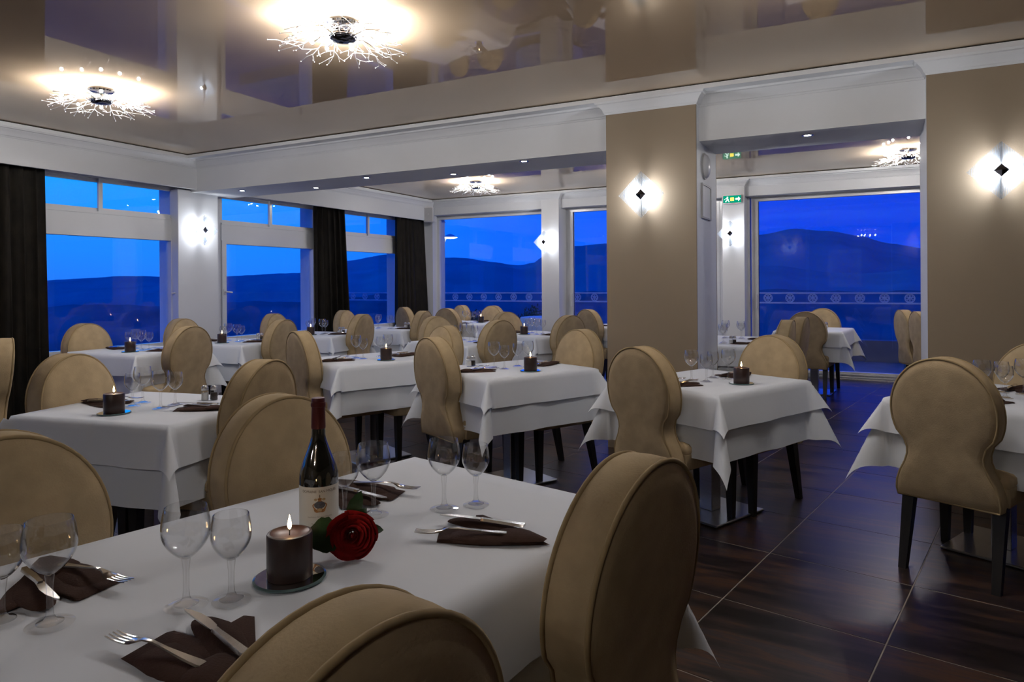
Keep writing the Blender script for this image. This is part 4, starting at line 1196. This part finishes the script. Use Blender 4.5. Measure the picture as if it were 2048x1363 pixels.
# ------------------------------------------------------------------ outside: terrace, railing, hills
def build_outside():
    stone = pbr('terrace_paving', (0.16, 0.15, 0.15), 0.6, var=0.15, vscale=2)
    o = room_obj(MB().box(-12.0, 9.0, V1 + 0.12, 13.5, -0.30, -0.06).build('terrace', stone)); tag(o, kind='structure')
    iron = pbr('painted_iron', (0.62, 0.63, 0.66), 0.5, var=0.1)
    rl = room_obj(empty('terrace_railing')); tag(rl, 'white iron terrace railing with round rosettes beyond the rear windows', 'railing')
    v = 13.25
    for z, nm in ((1.10, 'top_rail'), (0.925, 'lower_rail'), (0.05, 'bottom_rail')):
        MB().cbox(-12, 9, v - 0.016, v + 0.016, z - 0.014, z + 0.014, 0.003).build(nm, iron, rl)
    me = None
    k = -30
    u = -0.58 - 0.372 * 30
    ros = None
    while u < 8.9:
        if u > -11.5:
            if ros is None:
                mb = MB()
                ring = [(0.072 * math.cos(2 * PI * t / 24), 0, 0.072 * math.sin(2 * PI * t / 24)) for t in range(24)]
                mb.tube(ring, 0.0085, 5, closed=True)
                for q in range(6):
                    a = 2 * PI * q / 6
                    c2 = (0.036 * math.cos(a), 0.036 * math.sin(a))
                    mb.tube([(c2[0] + 0.026 * math.cos(2 * PI * t / 10), 0, c2[1] + 0.026 * math.sin(2 * PI * t / 10)) for t in range(10)], 0.006, 4, closed=True)
                mb.sphere((0, 0, 0), 0.014, 8, 5)
                ros = mb.build('rosette', iron, rl, smooth=60); ros.location = (u, v, 1.0125); me = ros.data
            else:
                c = bpy.data.objects.new('rosette', me); link(c, rl); c.location = (u, v, 1.0125)
        u += 0.372
    for uu in (-8.78, -2.05, 4.65):
        MB().cbox(uu - 0.02, uu + 0.02, v - 0.02, v + 0.02, -0.06, 1.14, 0.003).build('post', iron, rl)
    low = MB().box(-12, 9, v - 0.10, v + 0.16, -0.3, 0.30)
    o = room_obj(low.build('wall_terrace', stone)); tag(o, kind='structure')
    # street lamp outside the rear left window
    lp = empty('terrace_lamp'); lp.location = RW(-8.02, 12.15, -0.06); lp.rotation_euler = (0, 0, PHI)
    tag(lp, 'lit lamp on a curved post outside the rear window', 'lamp post')
    MB().tube([(0, 0, 0), (0, 0, 2.0), (0.0, 0, 2.45), (0.03, 0, 2.62), (0.08, 0, 2.66)], [0.035, 0.03, 0.028, 0.022, 0.018], 10).build('post', iron, lp, smooth=60)
    MB().tube([(0, 0, 1.85), (0.03, 0, 2.05), (0.05, 0, 2.2), (0.12, 0, 2.36)], 0.012, 8).build('arm', iron, lp, smooth=60)
    MB().lathe([(0.0005, 0.07), (0.05, 0.055), (0.16, 0.0), (0.165, -0.008)], 24, (0.20, 0, 2.34)).build('shade', iron, lp, smooth=60)
    MB().lathe([(0.155, -0.008), (0.10, -0.030), (0.0005, -0.040)], 24, (0.20, 0, 2.34)).build('diffuser', emit('lamp_diffuser', (0.75, 0.95, 1.0), 6.0), lp, smooth=179)
    # planter bushes on the terrace
    leafm = pbr('dark_shrub_leaf', (0.035, 0.06, 0.02), 0.6, var=0.3, vscale=30)
    pot = pbr('terracotta_planter', (0.14, 0.09, 0.07), 0.7, var=0.1)
    for n_, (uu, vv, hgt, rad, lab) in enumerate(((-6.05, 12.6, 0.86, 0.42, 'dark shrub in a planter outside the rear window'), (-7.75, 12.7, 0.80, 0.34, 'small dark shrub in a planter by the terrace lamp'))):
        b = empty('potted_shrub'); b.location = RW(uu, vv, -0.06); tag(b, lab, 'shrub', 'shrubs on the terrace')
        MB().lathe([(0.0005, 0), (0.15, 0), (0.20, 0.34), (0.21, 0.36), (0.19, 0.36), (0.18, 0.30), (0.0005, 0.30)], 20).build('planter', pot, b, smooth=40)
        rnd = random.Random(n_ + 3); mb = MB()
        for _ in range(900):
            th, ph = rnd.uniform(0, 2 * PI), math.acos(rnd.uniform(-0.6, 1))
            rr = rad * rnd.uniform(0.55, 1.0) * (1 + 0.2 * math.sin(3 * th + 2 * ph))
            p = Vector((rr * math.sin(ph) * math.cos(th), rr * math.sin(ph) * math.sin(th), hgt - rad * 0.75 + rr * 0.75 * math.cos(ph)))
            d = Vector((rnd.gauss(0, 1), rnd.gauss(0, 1), rnd.gauss(0.4, 1))).normalized(); s = d.orthogonal().normalized()
            l, w = rnd.uniform(0.05, 0.09), 0.018
            mb.add([p, p + d * l * 0.5 + s * w, p + d * l, p + d * l * 0.5 - s * w], [(0, 1, 2, 3)])
        f = mb.build('foliage', leafm, b); tag(f, kind='stuff')
    # cloth covered table standing on the terrace
    t = empty('terrace_table'); t.location = RW(-5.20, 11.45, -0.06); t.rotation_euler = (0, 0, PHI)
    tag(t, 'cloth covered round table outside the rear window', 'table')
    MB().lathe([(0.0005, 0.75), (0.55, 0.75), (0.56, 0.742), (0.57, 0.60), (0.60, 0.25), (0.61, 0.10)], 40).build('cloth', M['cloth_under'], t, smooth=60)
    MB().lathe([(0.0005, 0.0), (0.25, 0.0), (0.25, 0.02), (0.03, 0.03), (0.03, 0.73), (0.0005, 0.73)], 20).build('pedestal', M['steel'], t, smooth=40)

    # land: valley floor and three ranges of hills
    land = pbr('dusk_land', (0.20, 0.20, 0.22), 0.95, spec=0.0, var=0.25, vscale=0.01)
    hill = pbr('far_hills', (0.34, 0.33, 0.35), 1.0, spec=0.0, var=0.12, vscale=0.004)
    o = MB().box(-9000, 9000, -9000, 9000, -121, -120).build('ground', land); tag(o, kind='structure')
    def ridge(nm, dist, heights, mat, rough, seed, depth):
        """heights: (bearing as tangent, elevation tangent) control points of the crest"""
        rnd = random.Random(seed)
        ph = [rnd.uniform(0, 6.28) for _ in range(8)]
        def elev(t):
            if t <= heights[0][0]: e = heights[0][1]
            elif t >= heights[-1][0]: e = heights[-1][1]
            else:
                for (a, ea), (b, eb) in zip(heights, heights[1:]):
                    if a <= t <= b:
                        q = (t - a) / (b - a); q = q * q * (3 - 2 * q); e = ea + (eb - ea) * q; break
            return e + rough * (math.sin(31 * t + ph[0]) + 0.6 * math.sin(67 * t + ph[1]) + 0.4 * math.sin(141 * t + ph[2]) + 0.25 * math.sin(293 * t + ph[3]))
        n = 420; vs = []; fs = []; rows = 6
        for i in range(n + 1):
            az = -1.75 + 3.5 * i / n
            tg = math.tan(max(-1.25, min(1.25, az)))
            zt = dist * elev(max(-0.95, min(0.95, tg)))
            for j in range(rows + 1):
                q = j / rows
                d = dist - depth * (1 - q) * (1 + 0.15 * math.sin(9 * az + j))
                z = -120 + (zt + 120) * (q ** 0.8) + (rnd.uniform(-1, 1) * 0.01 * dist * 0.2 if 0 < j < rows else 0)
                # horizontal distance measured along the bearing
                vs.append((d * math.sin(az) / max(0.35, math.cos(az)) if abs(az) < 1.2 else d * math.sin(az) / 0.36, d * math.cos(az) / max(0.35, math.cos(az)) if abs(az) < 1.2 else d * math.cos(az) / 0.36, z))
        for i in range(n):
            for j in range(rows):
                b = i * (rows + 1) + j
                fs.append((b, b + rows + 1, b + rows + 2, b + 1))
        o = MB().add(vs, fs).build(nm, mat, None, smooth=179); tag(o, kind='structure')
    far = [(-0.887, 0.0094), (-0.6841, 0.0102), (-0.6261, 0.012), (-0.5754, 0.0146), (-0.5029, 0.0134), (-0.4159, 0.0143), (-0.3652, 0.0154), (-0.3072, 0.0179), (-0.242, 0.0356), (-0.1804, 0.0439), (-0.1406, 0.0408), (-0.1043, 0.0391), (-0.0681, 0.0381), (-0.0283, 0.0328), (0.0116, 0.0267), (0.0297, 0.0295), (0.0478, 0.0395), (0.0913, 0.0538), (0.1362, 0.0578), (0.2362, 0.0615), (0.3014, 0.064), (0.3558, 0.0694), (0.4101, 0.077), (0.4609, 0.0731), (0.5043, 0.0656), (0.5478, 0.0559), (0.5986, 0.0476), (0.7072, 0.044), (0.9246, 0.0389)]
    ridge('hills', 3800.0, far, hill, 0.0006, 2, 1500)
    mid = [(-0.887, -0.0073), (-0.6841, -0.005), (-0.5609, -0.0014), (-0.5029, 0.004), (-0.4159, 0.0034), (-0.3362, 0.0058), (-0.2783, 0.012), (-0.2203, 0.0174), (-0.1768, 0.0243), (-0.1043, 0.0289), (-0.0464, 0.0286), (0.0261, 0.0194), (0.0551, 0.0221), (0.1362, 0.0332), (0.2942, 0.0177), (0.3558, 0.0245), (0.4899, 0.0128), (0.5986, 0.0171), (0.9246, 0.0136)]
    ridge('hills.001', 2000.0, mid, hill, 0.0008, 4, 1000)
    near = [(-0.887, -0.0268), (-0.6841, -0.0282), (-0.5971, -0.0251), (-0.5029, -0.0264), (-0.4087, -0.0227), (-0.2928, -0.0206), (-0.2348, -0.0166), (-0.1768, -0.0126), (-0.0899, -0.0125), (0.1362, -0.0103), (0.3449, -0.0102), (0.5986, -0.0133), (0.9246, -0.0154)]
    ridge('hills.002', 900.0, near, land, 0.0012, 7, 560)
build_outside()
